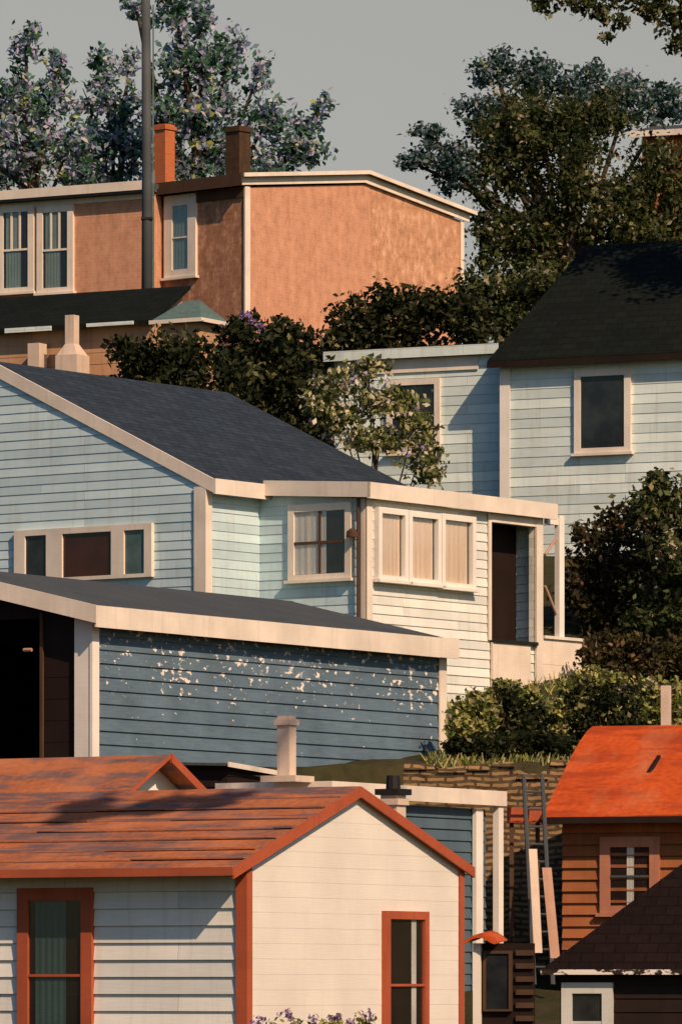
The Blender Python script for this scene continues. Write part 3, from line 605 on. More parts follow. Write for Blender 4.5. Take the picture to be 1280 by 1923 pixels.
# parapet deck beyond the porch
yk = h.side(1092, 1240, xl)[0]; zk = h.side(1050, 1202, xl)[1]
pk = MB(); h.clap(pk, pl, [(ye + .02, 0), (yk, 0), (yk, zk), (ye + .02, zk)], .6, .006); pk.box(xl - 1.4, xl - .14, yk - .12, yk, 0, zk); h.part('deck_parapet', pk, 'creamwood')
pk = MB(); pk.box(xl - .17, xl + .06, ye + .03, yk + .04, zk + .003, zk + .07); h.part('parapet_cap', pk, 'cream')
q = h.side(1056, 1100, xl)[0]; zq = h.side(1056, 968, xl)[1]
pk = MB(); pk.box(xl - .15, xl - .02, q - .10, q + .10, zk + .071, zq); h.part('deck_post', pk, 'white'); pk = MB(); pk.box(xl - .13, xl - .04, ye + .26, q - .11, zq - .22, zq - .06); h.part('deck_beam', pk, 'white')
for za_, zb_ in ((1.2, .6), (1.9, 2.3)):
    pk = MB(); pk.tube([(xl - .1, ye + .25, zk + za_), (xl - .1, q - .11, zk + zb_)], [.03, .03]); h.part('deck_brace', pk, 'pinkwood')

# ================================================================== 6. pale green house, right
h = House('pale_green_house', 'pale green clapboard house with a black roof beside the dark shrubs, upper right', 'house', 942, 145, 25, 9.2)
zE = h.front(1100, 662)[1]; XR = h.front(1420, 700)[0]; LG = 7.0
wl = MB(); h.clap(wl, ('f', 0), [(0, 0), (XR, 0), (XR, zE), (0, zE)], .24, .013); wl.box(0, .13, .13, LG, 0, zE); h.part('front_wall', wl, 'greenish')
cb = MB(); cb.box(-.03, .24, -.07, -.038, 0, zE - .03); h.part('corner_board', cb, 'white')
zT = h.front(1150, 470, 3.2)[1]; rf = MB(); oh = .33; pit = (zT - zE) / 3.2
rf.slab([(-.25, -oh, zE - oh * pit + .18), (XR + .3, -oh, zE - oh * pit + .18), (XR + .3, 3.2, zT + .16), (.9, 3.2, zT + .16)], .12)
rf.slab([(.9, 3.2, zT + .16), (XR + .3, 3.2, zT + .16), (XR + .3, LG + .3, zE), (-.25, LG + .3, zE)], .12)
rf.poly([(-.25, -oh, zE - oh * pit + .17), (.9, 3.2, zT + .15), (-.25, LG + .3, zE - .01)]); rr = h.part('roof', rf, 'blackroof')
fa = MB(); fa.box(-.25, XR + .3, -oh - .04, -oh - .001, zE - oh * pit + .0, zE - oh * pit + .14); h.part('fascia', fa, 'dark', rr)
h.window(('f', 0), h.rect(('f', 0), 1080, 693, 1186, 850), .17, 'cream', rows=1, label='dark window in the bright right block')
st = .65; x0 = h.front(628, 800, st)[0]; zt = h.front(780, 660, st)[1]
wl = MB(); h.clap(wl, ('f', st), [(x0, 0), (-.002, 0), (-.002, zt - .1), (x0, zt - .1)], .24, .013); h.part('wing_wall', wl, 'greenish')
rf = MB(); rf.box(x0 - .2, -.01, st - .22, st + 3.5, zt - .02, zt + .10); w = h.part('wing_roof', rf, 'blackroof'); fa = MB(); fa.box(x0 - .2, -.28, st - .25, st - .222, zt - .17, zt + .08); h.part('wing_fascia', fa, 'greenish', w)
fr = MB(); fr.box(x0 + .1, -.9, st - .06, st - .037, zt - .52, zt - .18); h.part('frieze_board', fr, 'cream', w)
h.window(('f', st), h.rect(('f', st), 728, 712, 828, 850), .15, 'cream', rows=2, label='window of the set-back wing behind the sapling')

# ================================================================== 7. brick house on top
gB = gz(-2.7, 166) - .3
h = House('brick_house', 'long orange brick house with cream trim and two chimneys crowning the hill', 'house', 460, 165, 40, gB)
zE = h.side(462, 350)[1]; Wd = h.side(868, 450)[0]; mid = Wd * .53; zA = h.side(690, 345)[1]; LM = 6.5
wl = MB(); wl.box(-LM, -.0, 0, .2, 0, zE); h.part('shaded_front_wall', wl, 'brickshade')
qs = h.side(694, 400)[0]
wl = MB(); wl.extrude([(.0, .201, 0), (.0, qs, 0), (.0, qs, zE + (zA - zE) * qs / mid if qs < mid else zA), (.0, .201, zE)], (-.2, 0, 0)); h.part('gable_wall', wl, 'brick')
wl = MB(); wl.extrude([(-.012, qs + .001, 0), (-.012, Wd, 0), (-.012, Wd, zE), (-.012, max(mid, qs + .002), zA), (-.012, qs + .001, zA)], (-.2, 0, 0)); h.part('gable_extension_wall', wl, 'brickpale', label='paler mottled brick right half of the gable')
bk = MB(); bk.box(-LM, -.22, Wd - .2, Wd, 0, zE); bk.box(-LM, -LM + .2, .21, Wd - .21, 0, zE); h.part('rear_wall', bk, 'brickshade')
for bx in ((.002, .05, -.05, .17), (.002, .04, Wd - .12, Wd + .03)):
    cb = MB(); cb.box(*bx, 0, zE); h.part('corner_board', cb, 'cream')
rf = MB(); oh = .35; rf.slab([(-LM, -oh, zE + .30), (.25, -oh, zE + .30), (.25, mid, zA + .32), (-LM, mid, zA + .32)], .07); rf.slab([(-LM, mid, zA + .32), (.25, mid, zA + .32), (.25, Wd + oh, zE + .26), (-LM, Wd + oh, zE + .26)], .07)
roof = h.part('roof', rf, 'tarroof')
fa = MB(); fa.board((.05, -oh, zE + .24), (.05, mid, zA + .25), .24, (-1, 0, 0), -.05); fa.board((.05, mid, zA + .25), (.05, Wd + oh * .6, zE + .22), .24, (-1, 0, 0), -.05)
fa.board((.25, -oh, zE + .33), (.25, mid, zA + .35), .11, (1, 0, 0), .04); fa.board((.25, mid, zA + .35), (.25, Wd + oh, zE + .29), .11, (1, 0, 0), .04); h.part('rake_board', fa, 'cream', roof)
fa = MB(); fa.box(-LM, .2, -oh - .04, -oh - .001, zE - .02, zE + .32); fa.box(-LM, .0, -.06, -.002, zE - .3, zE - .04); h.part('eave_cornice', fa, 'brownwood', roof)
h.window(('f', 0), h.rect(('f', 0), 312, 366, 371, 520), .30, 'cream', rows=2, curtain='tealcloth', cfrac=(.0, 1), name='narrow_window', label='narrow sash window with wide cream frame')
x, z = h.front(309, 234, 2.2); stack(h, roof, x, 2.2, zE, z, .42, 'chimbrick', label='bright orange sunlit chimney', d=.42)
x, z = h.front(447, 238, 2.6); stack(h, roof, x, 2.6, zE, z, .52, 'darkbrick', label='wide dark chimney', d=.5)
# left wing (turned a little more to the front)
th2 = 28
class Sub(House):
    def __init__(s, par, u, D, th):
        s.o = Vector(((u - CX) / F * D, D)); s.z0 = par.z0; t = R(th); s.e1 = Vector((math.cos(t), -math.sin(t))); s.e2 = Vector((math.sin(t), math.cos(t))); s.par = par
        s.root = bpy.data.objects.new('left_wing', None); COL.objects.link(s.root); s.root.parent = par.root
        d = s.o - par.o; s.root.location = (par.e1.dot(d), par.e2.dot(d), 0); s.root.rotation_euler = (0, 0, R(40 - th))
hw = Sub(h, 290, 166.6, th2)
zE = hw.front(140, 375)[1]; LWg = 9
wl = MB(); wl.box(-LWg, 0, 0, .2, 0, zE); wl.box(-LWg, -.001, .21, 4.5, 0, zE - .02); hw.part('wing_wall', wl, 'brick')
rf = MB(); rf.box(-LWg - .2, .12, -.32, 4.8, zE + .14, zE + .28); rf.box(-LWg - .2, .12, -.34, -.05, zE + .04, zE + .135); hw.part('wing_roof', rf, 'tarroof')
fa = MB(); fa.box(-LWg - .2, .12, -.38, -.342, zE + .10, zE + .36); hw.part('wing_fascia', fa, 'cream')
bd = MB(); bd.box(-LWg, 0, -.05, -.002, zE - .12, zE + .03); hw.part('frieze_board', bd, 'cream')
for u0, u1 in ((-2, 66), (72, 140)):
    hw.window(('f', 0), hw.rect(('f', 0), u0, 386, u1, 549), .19, 'cream', rows=2, cols=1, top_cols=3, curtain='tealcloth', cfrac=(.1, .7), name='sash_window', sashw=.06)

# ================================================================== 8. low house below it, left (mostly hidden)
h = House('low_tan_house', 'low tan house with long black roof just below the windows of the brick house', 'house', 285, 152, 28, 12.6)
zE = h.front(140, 612)[1]; LH = 9
wl = MB(); h.clap(wl, ('f', 0), [(-LH, 0), (0, 0), (0, zE), (-LH, zE)], .3, .01); zT = h.front(140, 548, 1.5)[1]; h.clap(wl, ('s', 0), [(0, 0), (1.6, 0), (1.6, zT - .12), (0, zE - .1)], .3, .01); h.part('wall', wl, 'tan')
rf = MB(); rf.slab([(-LH, -.3, zE), (.2, -.3, zE), (.2, 1.7, zT), (-LH, 1.7, zT)], .1); rr = h.part('roof', rf, 'blackroof')
for ua, ub, dz in ((22, 108, .12), (175, 262, .09)):
    fa = MB(); xa, xb = h.front(ua, 612)[0], h.front(ub, 612)[0]; fa.box(xa, xb, -.36, -.301, zE - dz, zE); h.part('gutter', fa, 'greenish', rr)
x, z = h.front(135, 592, -.75); zb = h.front(135, 700, -.75)[1]
ch = MB(); ch.hull8([(x - .34, -1.05, zb - 1), (x + .34, -1.05, zb - 1), (x + .34, -.4, zb - 1), (x - .34, -.4, zb - 1)], [(x - .32, -1.05, zb + .45), (x + .32, -1.05, zb + .45), (x + .32, -.4, zb + .45), (x - .32, -.4, zb + .45)])
ch.hull8([(x - .30, -1.02, zb + .451), (x + .30, -1.02, zb + .451), (x + .30, -.44, zb + .451), (x - .30, -.44, zb + .451)], [(x - .13, -.88, zb + .75), (x + .13, -.88, zb + .75), (x + .13, -.6, zb + .75), (x - .13, -.6, zb + .75)])
ch.box(x - .13, x + .13, -.88, -.6, zb + .751, z); h.part('chimney_breast', ch, 'plaster', label='pale tapering outside chimney')
x, z = h.front(68, 645, -.4); vt = MB(); vt.box(x - .17, x + .17, -.55, -.15, z - 1.0, z); h.part('stair_post', vt, 'plaster')

h = House('teal_roofed_hut', 'tiny tan hut with teal pyramid roof among the dark bushes, right of the utility pole', 'shed', 372, 149.6, 30, 13.0)
z0 = h.front(350, 600)[1]; zt = h.front(350, 566, .6)[1]; x0 = h.front(296, 600)[0]; x1 = .0
wl = MB(); h.clap(wl, ('f', 0), [(x0 + .1, 0), (x1, 0), (x1, z0), (x0 + .1, z0)], .25, .01); h.clap(wl, ('s', 0), [(0, 0), (1.0, 0), (1.0, z0), (0, z0)], .25, .01); h.part('wall', wl, 'tan')
rf = MB(); xm = (x0 + x1) / 2 + .1; a, b, c, d = (x0 - .1, -.2, z0), (x1 + .2, -.2, z0), (x1 + .2, 1.2, z0), (x0 - .1, 1.2, z0); e, f_ = (xm - .2, .5, zt), (xm + .25, .5, zt)
for q in ((a, b, f_, e), (b, c, f_), (c, d, e, f_), (d, a, e), (d, c, b, a)): rf.poly(q)
rr = h.part('roof', rf, 'tealroof'); fa = MB(); fa.box(x0 - .12, x1 + .24, -.24, -.201, z0 - .09, z0 + .01); fa.box(x1 + .201, x1 + .24, -.2, 1.2, z0 - .09, z0 + .01); h.part('fascia', fa, 'cream', rr)

# ================================================================== 9. orange-roofed red house, right
h = House('red_clapboard_house', 'red clapboard house under a bright orange half-hipped roof at the right edge', 'house', 1056, 108, 18, 0)
zE = h.front(1150, 1545)[1]; XR = 6.0; oh = .55; run = 2.3; zT = h.front(1190, 1363, run)[1]; zo = h.front(1150, 1532, -oh)[1]
wl = MB(); h.clap(wl, ('f', 0), [(0, 0), (XR, 0), (XR, zE), (0, zE)], .215, .06); wl.box(0, .13, .14, 4.6, 0, zE); h.part('wall', wl, 'redboards')
sl_ = (zT - zo) / (run + oh); xl0 = -.22; xh = h.front(1112, 1363, run)[0]; fr = .5
yc = -oh + (run + oh) * fr; zc = zo + (zT - zo) * fr
rf = MB(); hx = lambda a: (xl0 + (xh - xl0) * (1 - math.cos(a)) * 1.0, yc + (run - yc) * math.sin(a), zc + (zT - zc) * math.sin(a))
rf.extrude([Vector(p) - Vector((0, 0, .12)) for p in ((xl0 - .03, -oh, zo - .03), (XR * .5, -oh, zo + .02), (XR, -oh, zo), (XR, run, zT), (xh, run, zT), hx(1.1), hx(.7), hx(.35), (xl0, yc, zc))], (0, 0, .12))
rf.extrude([Vector(p) - Vector((0, 0, .12)) for p in ((xh, run, zT), (XR, run, zT), (XR, 2 * run + oh, zo), (xl0, 2 * run + oh, zo), (xl0, 2 * run - yc, zc))], (0, 0, .12))
rf.poly([(xl0, yc, zc), (xh, run, zT), (xl0, 2 * run - yc, zc)]); rf.poly([(xl0 + .02, -oh, zo - .05), (xl0 + .02, yc, zc - .06), (xl0 + .02, 2 * run - yc, zc - .06), (xl0 + .02, 2 * run + oh, zo - .05)])
rr = h.part('roof', rf, 'redroof2')
pa = MB(); x, z = h.front(1222, 1438, .9); pa.slab([(x - .12, .62, z - .28), (x - .03, .60, z - .30), (x + .13, 1.1, z + .20), (x + .06, 1.12, z + .20)], .05); pt2 = h.part('roof_tear', pa, 'dark', rr)
fb = MB(); fb.box(xl0, XR, -oh - .03, -oh - .001, zo - .14, zo - .02); h.part('eave_board', fb, 'dark', rr)
x, z = h.front(1250, 1288, 2.7); pc = MB(); pc.box(x - .08, x + .08, 2.62, 2.78, zT - .6, z); h.part('vent_pipe', pc, 'plaster', rr)
q = list(h.rect(('f', 0), 1128, 1572, 1240, 1715)); h.window(('f', 0), q, .19, 'pinktrim', rows=2, curtain='lace', cfrac=(.42, .6), sash='greywood', label='dark window in faded red frame')  # pale curtain strip stands in for a reflection in the pane

# ================================================================== 10. dark shed bottom right
h = House('dark_brown_shed', 'near-black shed with steep hipped roof in the lower right corner', 'shed', 1052, 86, 14, -2.4)
zE = h.front(1100, 1822, -.25)[1] - .02; XR = 4.2
wl = MB(); h.clap(wl, ('f', 0), [(0, 0), (XR, 0), (XR, zE), (0, zE)], .2, .02); wl.box(0, .1, .13, 3.4, 0, zE); h.part('wall', wl, 'dark')
xt, zt = h.front(1330, 1585, 1.7); x0 = h.front(1015, 1822, -.25)[0]; zo = h.front(1100, 1822, -.25)[1]
rf = MB(); a, b, c, d = (x0, -.25, zo), (XR + .2, -.25, zo), (XR + .2, 3.6, zo), (x0, 3.6, zo); e, f_ = (xt, 1.7, zt), (XR + .1, 1.7, zt)
for q in ((a, b, f_, e), (b, c, f_), (c, d, e, f_), (d, a, e), (d, c, b, a)): rf.poly(q)
rr = h.part('roof', rf, 'brownroof')
fa = MB(); fa.box(x0, XR + .2, -.28, -.251, zo - .07, zo + .004); de = h.part('drip_edge', fa, 'fleckedge', rr); x = x0 + .25
h.window(('f', 0), h.rect(('f', 0), 1056, 1846, 1152, 1990), .16, 'lace', rows=2, label='white framed window under the eave')

# ================================================================== 11. little porch behind the white house
h = House('lean_to_porch', 'narrow dark porch with rounded orange roof at the right corner of the white house', 'porch', 886, 98.2, 12, -1.2)
zt = h.front(905, 1772)[1]; x1 = h.front(1000, 1800)[0]; xh = h.front(962, 1800)[0]
b = MB(); b.box(0, x1, .12, .2, 0, zt); b.box(0, .08, .21, 1.3, 0, zt); h.part('wall', b, 'dark')
b = MB(); b.box(.02, .15, -.04, .08, 0, zt); h.part('post', b, 'white')
b = MB(); n = 7; xe = h.front(934, 1760)[0]
prof = [(-.12 + (xe + .12) * k / n, zt + .0 + .15 * math.sin(math.pi * k / n)) for k in range(n + 1)]
b.hull8([(p[0], -.25, p[1] - (.06 if 0 < k < n else .02)) for k, p in enumerate(prof)] + [(p[0], -.25, p[1]) for p in reversed(prof)], [(p[0], .9, p[1] + .07 - (.06 if 0 < k < n else .02)) for k, p in enumerate(prof)] + [(p[0], .9, p[1] + .07) for p in reversed(prof)]); h.part('roof', b, 'redroof2')
h.window(('f', .12), h.rect(('f', .12), 908, 1786, 962, 1900), .05, 'brownwood', rows=1, sill=False, label='dark green-black window')
b = MB(); z = 0.15
while z < zt - .1:
    b.box(xh + .04, x1, .06, .118, z, z + .09); z += .22
h.part('slatted_panel', b, 'stonewood' if 'stonewood' in M else 'brownwood')

# ================================================================== 12. stone retaining wall and leaning timbers
rw = empty('stone_retaining_wall', (1.2, 113.1, 0)); tag(rw, 'brown rubble stone retaining wall between the blue shed and the red house', 'wall')
b = MB(); nseg = 26
top = [4.15 + 0.10 * math.sin(k * 1.9) + random.uniform(-.06, .06) for k in range(nseg + 1)]
for k in range(nseg):
    x0, x1 = k * .28, (k + 1) * .28; y0, y1 = -x0 * .11, -x1 * .11
    b.hull8([(x0, y0 - .1, -.6), (x1, y1 - .1, -.6), (x1, y1 + .5, -.6), (x0, y0 + .5, -.6)], [(x0, y0, top[k]), (x1, y1, top[k + 1]), (x1, y1 + .5, top[k + 1]), (x0, y0 + .5, top[k])])
b.build('wall', M['stone'], rw); b = MB(); x = .0
while x < 7.1:
    w = random.uniform(.35, .8); z = interp([(k * .28, t) for k, t in enumerate(top)], x + w / 2) - .06; b.hull8([(x, -x * .11 - .06, z + .02), (x + w - .03, -(x + w) * .11 - .06, z + .02), (x + w - .03, -(x + w) * .11 + .5, z + .02), (x, -x * .11 + .5, z + .02)], [(x + .03, -x * .11 - .02, z + random.uniform(.09, .16)), (x + w - .06, -(x + w) * .11 - .03, z + random.uniform(.09, .16)), (x + w - .06, -(x + w) * .11 + .45, z + .12), (x + .03, -x * .11 + .45, z + .12)]); x += w
b.build('coping_stones', M['stone'], rw)

def plank(name, label, u0, v0, u1, v1, D, w, mat, cat='plank', group=None, lean=.8):
    a, b_ = P(u1, v1, D), P(u0, v0, D + lean); o = empty(name, a) if False else None
    mb = MB(); d = b_ - a; s = Vector((w / 2, 0, 0)); t = Vector((0, -.05, 0)); mb.extrude([-s, s, s + d, -s + d], t)
    ob = mb.build(name, M[mat], None); ob.location = a; tag(ob, label, cat, group); return ob
plank('leaning_plank', 'long pinkish plank leaning beside the red clapboards', 1026, 1630, 1042, 1800, 105.5, .17, 'pinkwood', group='planks leaning by the red house')
plank('leaning_plank', 'shorter weathered plank leaning left of the long pinkish one', 1000, 1595, 1010, 1790, 105.8, .15, 'plaster', group='planks leaning by the red house')
lad = empty('wooden_ladder', P(1020, 1850, 106.5)); tag(lad, 'dark wooden ladder leaning between the stone wall and the red house', 'ladder')
a = P(1020, 1850, 106.5); top_ = P(1000, 1455, 107.6) - a
for s in (-.17, .17): MB().tube([(s, 0, 0), top_ + Vector((s, 0, 0))], [.045, .04], 6).build('rail', M['greywood'], lad)
for k in range(1, 12): MB().tube([top_ * (k / 12) + Vector((-.17, 0, 0)), top_ * (k / 12) + Vector((.17, 0, 0))], [.022, .022], 6).build('rung', M['greywood'], lad)
cr = empty('orange_crate', P(985, 1545, 108)); tag(cr, 'small orange box shelf on the stone wall left of the orange roof', 'box')
b = MB(); b.box(-.32, .32, 0, .3, 0, .02); b.box(-.32, .32, .28, .3, .021, .28); b.box(-.32, -.3, 0, .279, .021, .28); b.box(.3, .32, 0, .279, .021, .28); b.box(-.299, .299, -.02, 0, .03, .28); b.build('box_panel', M['redtrim'], cr)
b = MB(); b.box(-.28, -.2, .1, .18, -2.1, -.002); b.box(.2, .28, .1, .18, -2.1, -.002); b.build('leg', M['brownwood'], cr)

# ================================================================== 13. utility pole
up_ = empty('utility_pole', (P(276, 600, 161).x, 161, gz(-5.3, 161) - .3)); tag(up_, 'tall dark grey wooden utility pole in front of the brick house', 'pole')
hh = P(276, -60, 161).z - up_.location.z
MB().tube([(0, 0, 0), (.0, 0, hh * .5), (-.04, 0, hh)], [.165, .145, .12], 12).build('shaft', M['greywood'], up_, True)
b = MB(); b.box(.15, .19, -.03, .03, 2, hh - 1); b.build('conduit', M['tealroof'], up_)
b = MB(); b.box(-.16, .16, -.17, .17, hh * .38, hh * .38 + .06); b.build('band', M['iron'], up_)

# red building among the right trees
h = House('red_hilltop_house', 'red-brown house wall and pale eave glimpsed through the big dark tree', 'house', 1205, 176.5, 20, gz(9, 176) - .2)
zt = h.front(1240, 248)[1]; b = MB(); b.box(0, 5, 0, 4, 0, zt); h.part('wall', b, 'chimbrick'); b = MB(); b.slab([(-.3, -.4, zt), (5, -.4, zt), (5, 2, zt + .5), (-.3, 2, zt + .5)], .12); b.slab([(-.3, 2, zt + .5), (5, 2, zt + .5), (5, 4.4, zt), (-.3, 4.4, zt)], .12); rr = h.part('roof', b, 'tarroof'); b = MB(); b.box(-.3, 5, -.44, -.401, zt - .16, zt + .02); h.part('fascia', b, 'cream', rr)

# ================================================================== trees
T = tree
T('broadleaf_tree', 'loose tree at the left edge with a dark pointed top behind the brick wing', 'tree', 55, 182, 'leaf_far', [(50, 85, 34, 50), (20, 180, 55, 60), (95, 180, 50, 55), (60, 255, 80, 60), (-10, 280, 60, 60), (130, 270, 55, 55), (110, 120, 30, 35), (40, 320, 90, 40), (140, 330, 60, 40)], 5200, .24, 'trees behind the brick house', .2)
T('broadleaf_tree', 'sparse airy tree just left of the utility pole behind the brick wing', 'tree', 205, 184, 'leaf_far', [(190, 120, 32, 45), (230, 190, 50, 55), (170, 200, 45, 50), (200, 270, 70, 55), (250, 270, 45, 60), (240, 115, 25, 35), (210, 330, 90, 40)], 4000, .22, 'trees behind the brick house', .17)
T('broadleaf_tree', 'tall tree right of the utility pole spreading behind the two chimneys', 'tree', 400, 180, 'leaf_far', [(330, 20, 60, 55), (375, 30, 30, 60), (350, 120, 80, 70), (430, 110, 42, 60), (400, 200, 85, 70), (485, 140, 28, 50), (500, 230, 65, 65), (320, 220, 60, 70), (575, 260, 50, 55), (605, 195, 24, 30), (430, 290, 90, 50), (550, 300, 55, 35), (255, 15, 30, 25), (340, 310, 70, 50), (480, 320, 80, 35)], 9600, .23, 'trees behind the brick house', .24)
T('spreading_tree', 'big dark brown-green tree filling the upper right above the black roof', 'tree', 1060, 174, 'leaf_dark', [(960, 230, 95, 80), (1050, 280, 120, 100), (950, 330, 80, 70), (1130, 380, 130, 100), (990, 430, 100, 80), (1230, 350, 90, 110), (1100, 210, 110, 60), (1180, 450, 130, 80), (920, 430, 45, 60), (940, 520, 60, 70), (1040, 520, 90, 60), (1260, 430, 80, 70)], 26000, .19, 'trees at the upper right', .3)
T('spreading_tree', 'bluish-leaved tree topping the dark mass against the sky, upper right', 'tree', 1080, 179, 'leaf_teal', [(930, 130, 50, 45), (910, 210, 55, 50), (1000, 150, 60, 50), (1080, 190, 80, 60), (1180, 180, 80, 50), (1250, 200, 50, 50), (970, 240, 70, 60), (830, 290, 60, 35), (800, 245, 46, 16), (775, 305, 42, 18), (860, 330, 50, 40), (1110, 140, 35, 30)], 13000, .19, 'trees at the upper right', .24)
T('overhanging_tree', 'tree beyond the picture edge whose sparse branches hang into the top corner', 'tree', 1440, 142, 'leaf_dark', [(1090, 5, 40, 16), (1215, 20, 35, 22), (1160, 40, 30, 16), (1020, 8, 32, 26), (1060, -14, 50, 30), (1120, 20, 40, 22), (1180, -5, 50, 25), (1250, 20, 40, 45), (1270, 70, 26, 40), (1330, 30, 70, 80), (1440, 0, 100, 100), (1140, 70, 20, 14), (1440, 200, 90, 120)], 7500, .18, 'trees at the upper right', .05, high=True)
T('dark_bush', 'dark thicket between the brick gable and the black roof', 'bush', 960, 160, 'leaf_dark', [(930, 560, 60, 60), (1000, 540, 70, 50), (900, 610, 60, 45), (970, 610, 70, 45), (1060, 560, 60, 40), (880, 550, 30, 50)], 6000, .2, 'dark bushes below the brick house', .12, crown='foliage')
# unseen tree added off to the right to streak the front roof with shadow
st_ = tree('added_shade_tree', 'thinly leaved unseen tree added to shade the front roof', 'tree', 1660, 77, 'leaf_dark', [(1480, -720, 70, 12), (1530, -790, 50, 14), (1590, -730, 60, 15), (1640, -690, 60, 14), (1690, -770, 60, 14), (1740, -670, 50, 14), (1790, -740, 60, 18), (1560, -850, 60, 16)], 11000, .2, None, .12, high='up', x=17.5, spread=.5)
T('dark_bush', 'rounded dark bush right behind the pale blue ridge, left of the hollow', 'bush', 330, 144, 'leaf_bush', [(300, 660, 110, 60), (260, 690, 70, 45), (390, 715, 95, 65), (340, 740, 110, 70)], 5200, .2, 'dark bushes below the brick house', .1, crown='foliage')
T('dark_bush', 'dark bush in the middle under the brick corner', 'bush', 500, 147, 'leaf_bush', [(500, 660, 100, 70), (450, 620, 60, 40), (540, 630, 55, 45), (560, 740, 90, 80), (470, 740, 90, 70), (560, 800, 80, 60)], 6500, .2, 'dark bushes below the brick house', .1, crown='foliage')
T('dark_bush', 'highest dark bush, against the right half of the brick gable', 'bush', 730, 152, 'leaf_bush', [(740, 570, 70, 42), (670, 600, 65, 45), (800, 580, 70, 45), (650, 650, 70, 45), (740, 630, 100, 50), (850, 580, 50, 45), (880, 610, 60, 50), (610, 690, 60, 50)], 7000, .2, 'dark bushes below the brick house', .12, crown='foliage')
T('pale_sapling', 'thin sapling with cream and lilac tinted leaves in front of the set-back green wing', 'sapling', 720, 137, 'leaf_pale', [(640, 720, 55, 35), (690, 690, 50, 25), (720, 750, 70, 40), (640, 790, 55, 40), (780, 790, 50, 40), (700, 820, 70, 40), (790, 850, 50, 35), (800, 890, 40, 25), (600, 760, 35, 30)], 4600, .17, None, .06, crown='foliage', up=.2)
T('garden_shrub', 'tall rusty dark shrub nearest the porch deck', 'shrub', 1130, 137, 'leaf_rust', [(1115, 1030, 55, 60), (1160, 985, 50, 45), (1120, 1120, 70, 80), (1190, 1060, 80, 90), (1180, 1170, 80, 70)], 6000, .18, 'shrubs right of the porch', .09, crown='foliage')
T('garden_shrub', 'broad dark green shrub at the right edge below the green house', 'shrub', 1250, 135, 'leaf_dark', [(1240, 960, 60, 60), (1280, 1040, 80, 100), (1250, 1150, 90, 80), (1230, 905, 28, 30), (1300, 930, 50, 60), (1200, 960, 40, 40)], 6000, .18, 'shrubs right of the porch', .09, crown='foliage')
T('garden_shrub', 'low rust-tinged shrub below the tall ones, above the orange roof', 'shrub', 1200, 131, 'leaf_rust', [(1130, 1230, 60, 50), (1200, 1240, 70, 50), (1270, 1250, 60, 60), (1190, 1300, 90, 45)], 4500, .16, 'shrubs right of the porch', .07, crown='foliage')
for i, (u, D, spec, mat, lab) in enumerate([
    (905, 114.6, [(865, 1400, 35, 22), (905, 1405, 40, 22), (940, 1400, 35, 25)], 'leaf_bush', 'low dark bush on top of the stone wall beside the blue shed'),
    (1000, 114.8, [(975, 1400, 40, 22), (1015, 1395, 40, 25), (1050, 1400, 35, 22)], 'leaf_bush', 'low dark bush on top of the stone wall left of the orange roof'),
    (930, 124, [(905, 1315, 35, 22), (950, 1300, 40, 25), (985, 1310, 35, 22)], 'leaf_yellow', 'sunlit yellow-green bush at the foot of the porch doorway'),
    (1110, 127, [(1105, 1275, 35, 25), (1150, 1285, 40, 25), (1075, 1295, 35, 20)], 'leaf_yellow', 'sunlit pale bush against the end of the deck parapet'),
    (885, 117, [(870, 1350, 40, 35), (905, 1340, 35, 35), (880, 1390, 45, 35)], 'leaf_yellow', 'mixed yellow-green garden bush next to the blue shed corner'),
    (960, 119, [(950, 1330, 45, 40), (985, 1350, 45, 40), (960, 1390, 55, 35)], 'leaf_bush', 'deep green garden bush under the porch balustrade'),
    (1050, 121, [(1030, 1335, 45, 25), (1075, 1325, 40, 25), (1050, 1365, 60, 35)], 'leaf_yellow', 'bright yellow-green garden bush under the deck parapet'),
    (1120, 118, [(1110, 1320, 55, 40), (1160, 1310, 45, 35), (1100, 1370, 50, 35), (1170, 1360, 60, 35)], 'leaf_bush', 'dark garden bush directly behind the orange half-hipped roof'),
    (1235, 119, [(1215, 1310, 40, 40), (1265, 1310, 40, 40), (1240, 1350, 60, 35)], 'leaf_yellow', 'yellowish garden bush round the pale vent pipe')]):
    T('garden_bush', lab, 'bush', u, D, mat, spec, 2300, .14, 'low bushes on the garden slope', .04, crown='foliage')
fl_ = T('flowering_plant', 'lilac flowering plant whose tips rise along the foot of the white gable', 'plant', 590, 89.0, 'leaf_yellow', [(500, 1950, 40, 38), (560, 1945, 40, 30), (620, 1950, 45, 40), (680, 1950, 40, 42)], 1500, .10, None, .03, crown='foliage')
leafmesh('blossom', 'petal', px_blobs(88.8, [(540, 1908, 16, 13), (485, 1918, 20, 10), (585, 1918, 16, 10), (630, 1915, 18, 12), (690, 1905, 12, 14), (655, 1922, 18, 10)]), 520, .06, fl_, tuple(fl_.location), clumps=8)

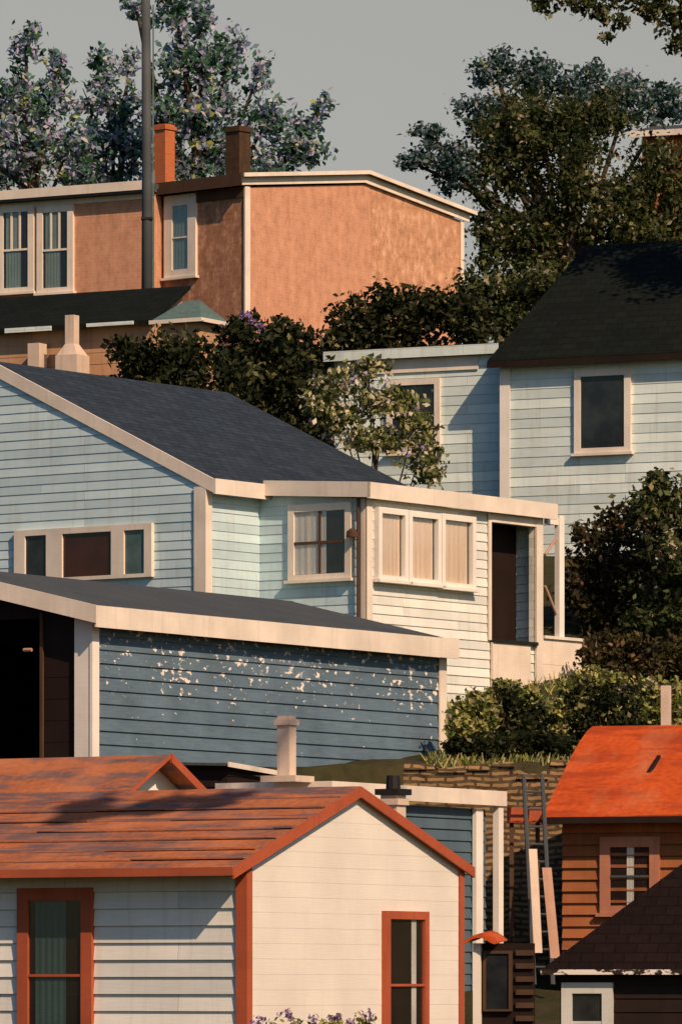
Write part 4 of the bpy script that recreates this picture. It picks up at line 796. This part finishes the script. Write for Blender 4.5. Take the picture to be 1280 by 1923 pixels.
leafmesh('blossom', 'petal', px_blobs(144.5, [(470, 600, 14, 12), (490, 612, 12, 10), (455, 590, 8, 8)]), 160, .11, bpy.data.objects['dark_bush.001'], tuple(bpy.data.objects['dark_bush.001'].location), clumps=6)
for u, v, lab in ((1221, 884, 'dark fence post poking above the broad shrub, nearer the rusty shrub'), (1246, 890, 'dark fence post poking above the broad shrub, nearer the picture edge')):
    p = P(u, v, 137.6); zg = gz(p.x, p.y) - .2; mb = MB(); mb.box(-.09, .09, -.07, .07, 0, p.z - zg - .06); mb.hull8([(-.11, -.09, p.z - zg - .058), (.11, -.09, p.z - zg - .058), (.11, .09, p.z - zg - .058), (-.11, .09, p.z - zg - .058)], [(-.03, -.02, p.z - zg), (.03, -.02, p.z - zg), (.03, .02, p.z - zg), (-.03, .02, p.z - zg)])
    o = mb.build('fence_post', M['dark']); o.location = (p.x, p.y, zg); tag(o, lab, 'fence post', 'fence posts in the shrubs')

# rough grass on the garden slope: uncountable
N = 9000
gx = rng.uniform(1.7, 10, N); gy = np.array([interp(BANK, x) + .75 for x in gx]) + 19 * rng.random(N) ** 1.3; V = []
for x, y in zip(gx, gy):
    z = gz(x, y) - .03; l = random.uniform(.08, .30); a = random.uniform(0, 6.28); c, s = math.cos(a) * .025, math.sin(a) * .025; dx, dy = random.uniform(-.15, .15), random.uniform(-.15, .15)
    V += [(x - c, y - s, z), (x + c, y + s, z), (x + c * .3 + dx, y + s * .3 + dy, z + l), (x - c * .3 + dx, y - s * .3 + dy, z + l)]
me = bpy.data.meshes.new('slope_grass'); me.from_pydata(V, [], [(i, i + 1, i + 2, i + 3) for i in range(0, len(V), 4)])
at = me.attributes.new('leaf', 'FLOAT', 'FACE'); at.data.foreach_set('value', rng.beta(2, 1.8, N).astype(np.float32)); me.materials.append(M['leaf_yellow'])
o = bpy.data.objects.new('slope_grass', me); COL.objects.link(o); o['kind'] = 'stuff'; o['label'] = 'rough yellow-green grass on the garden slope'; o['category'] = 'grass'
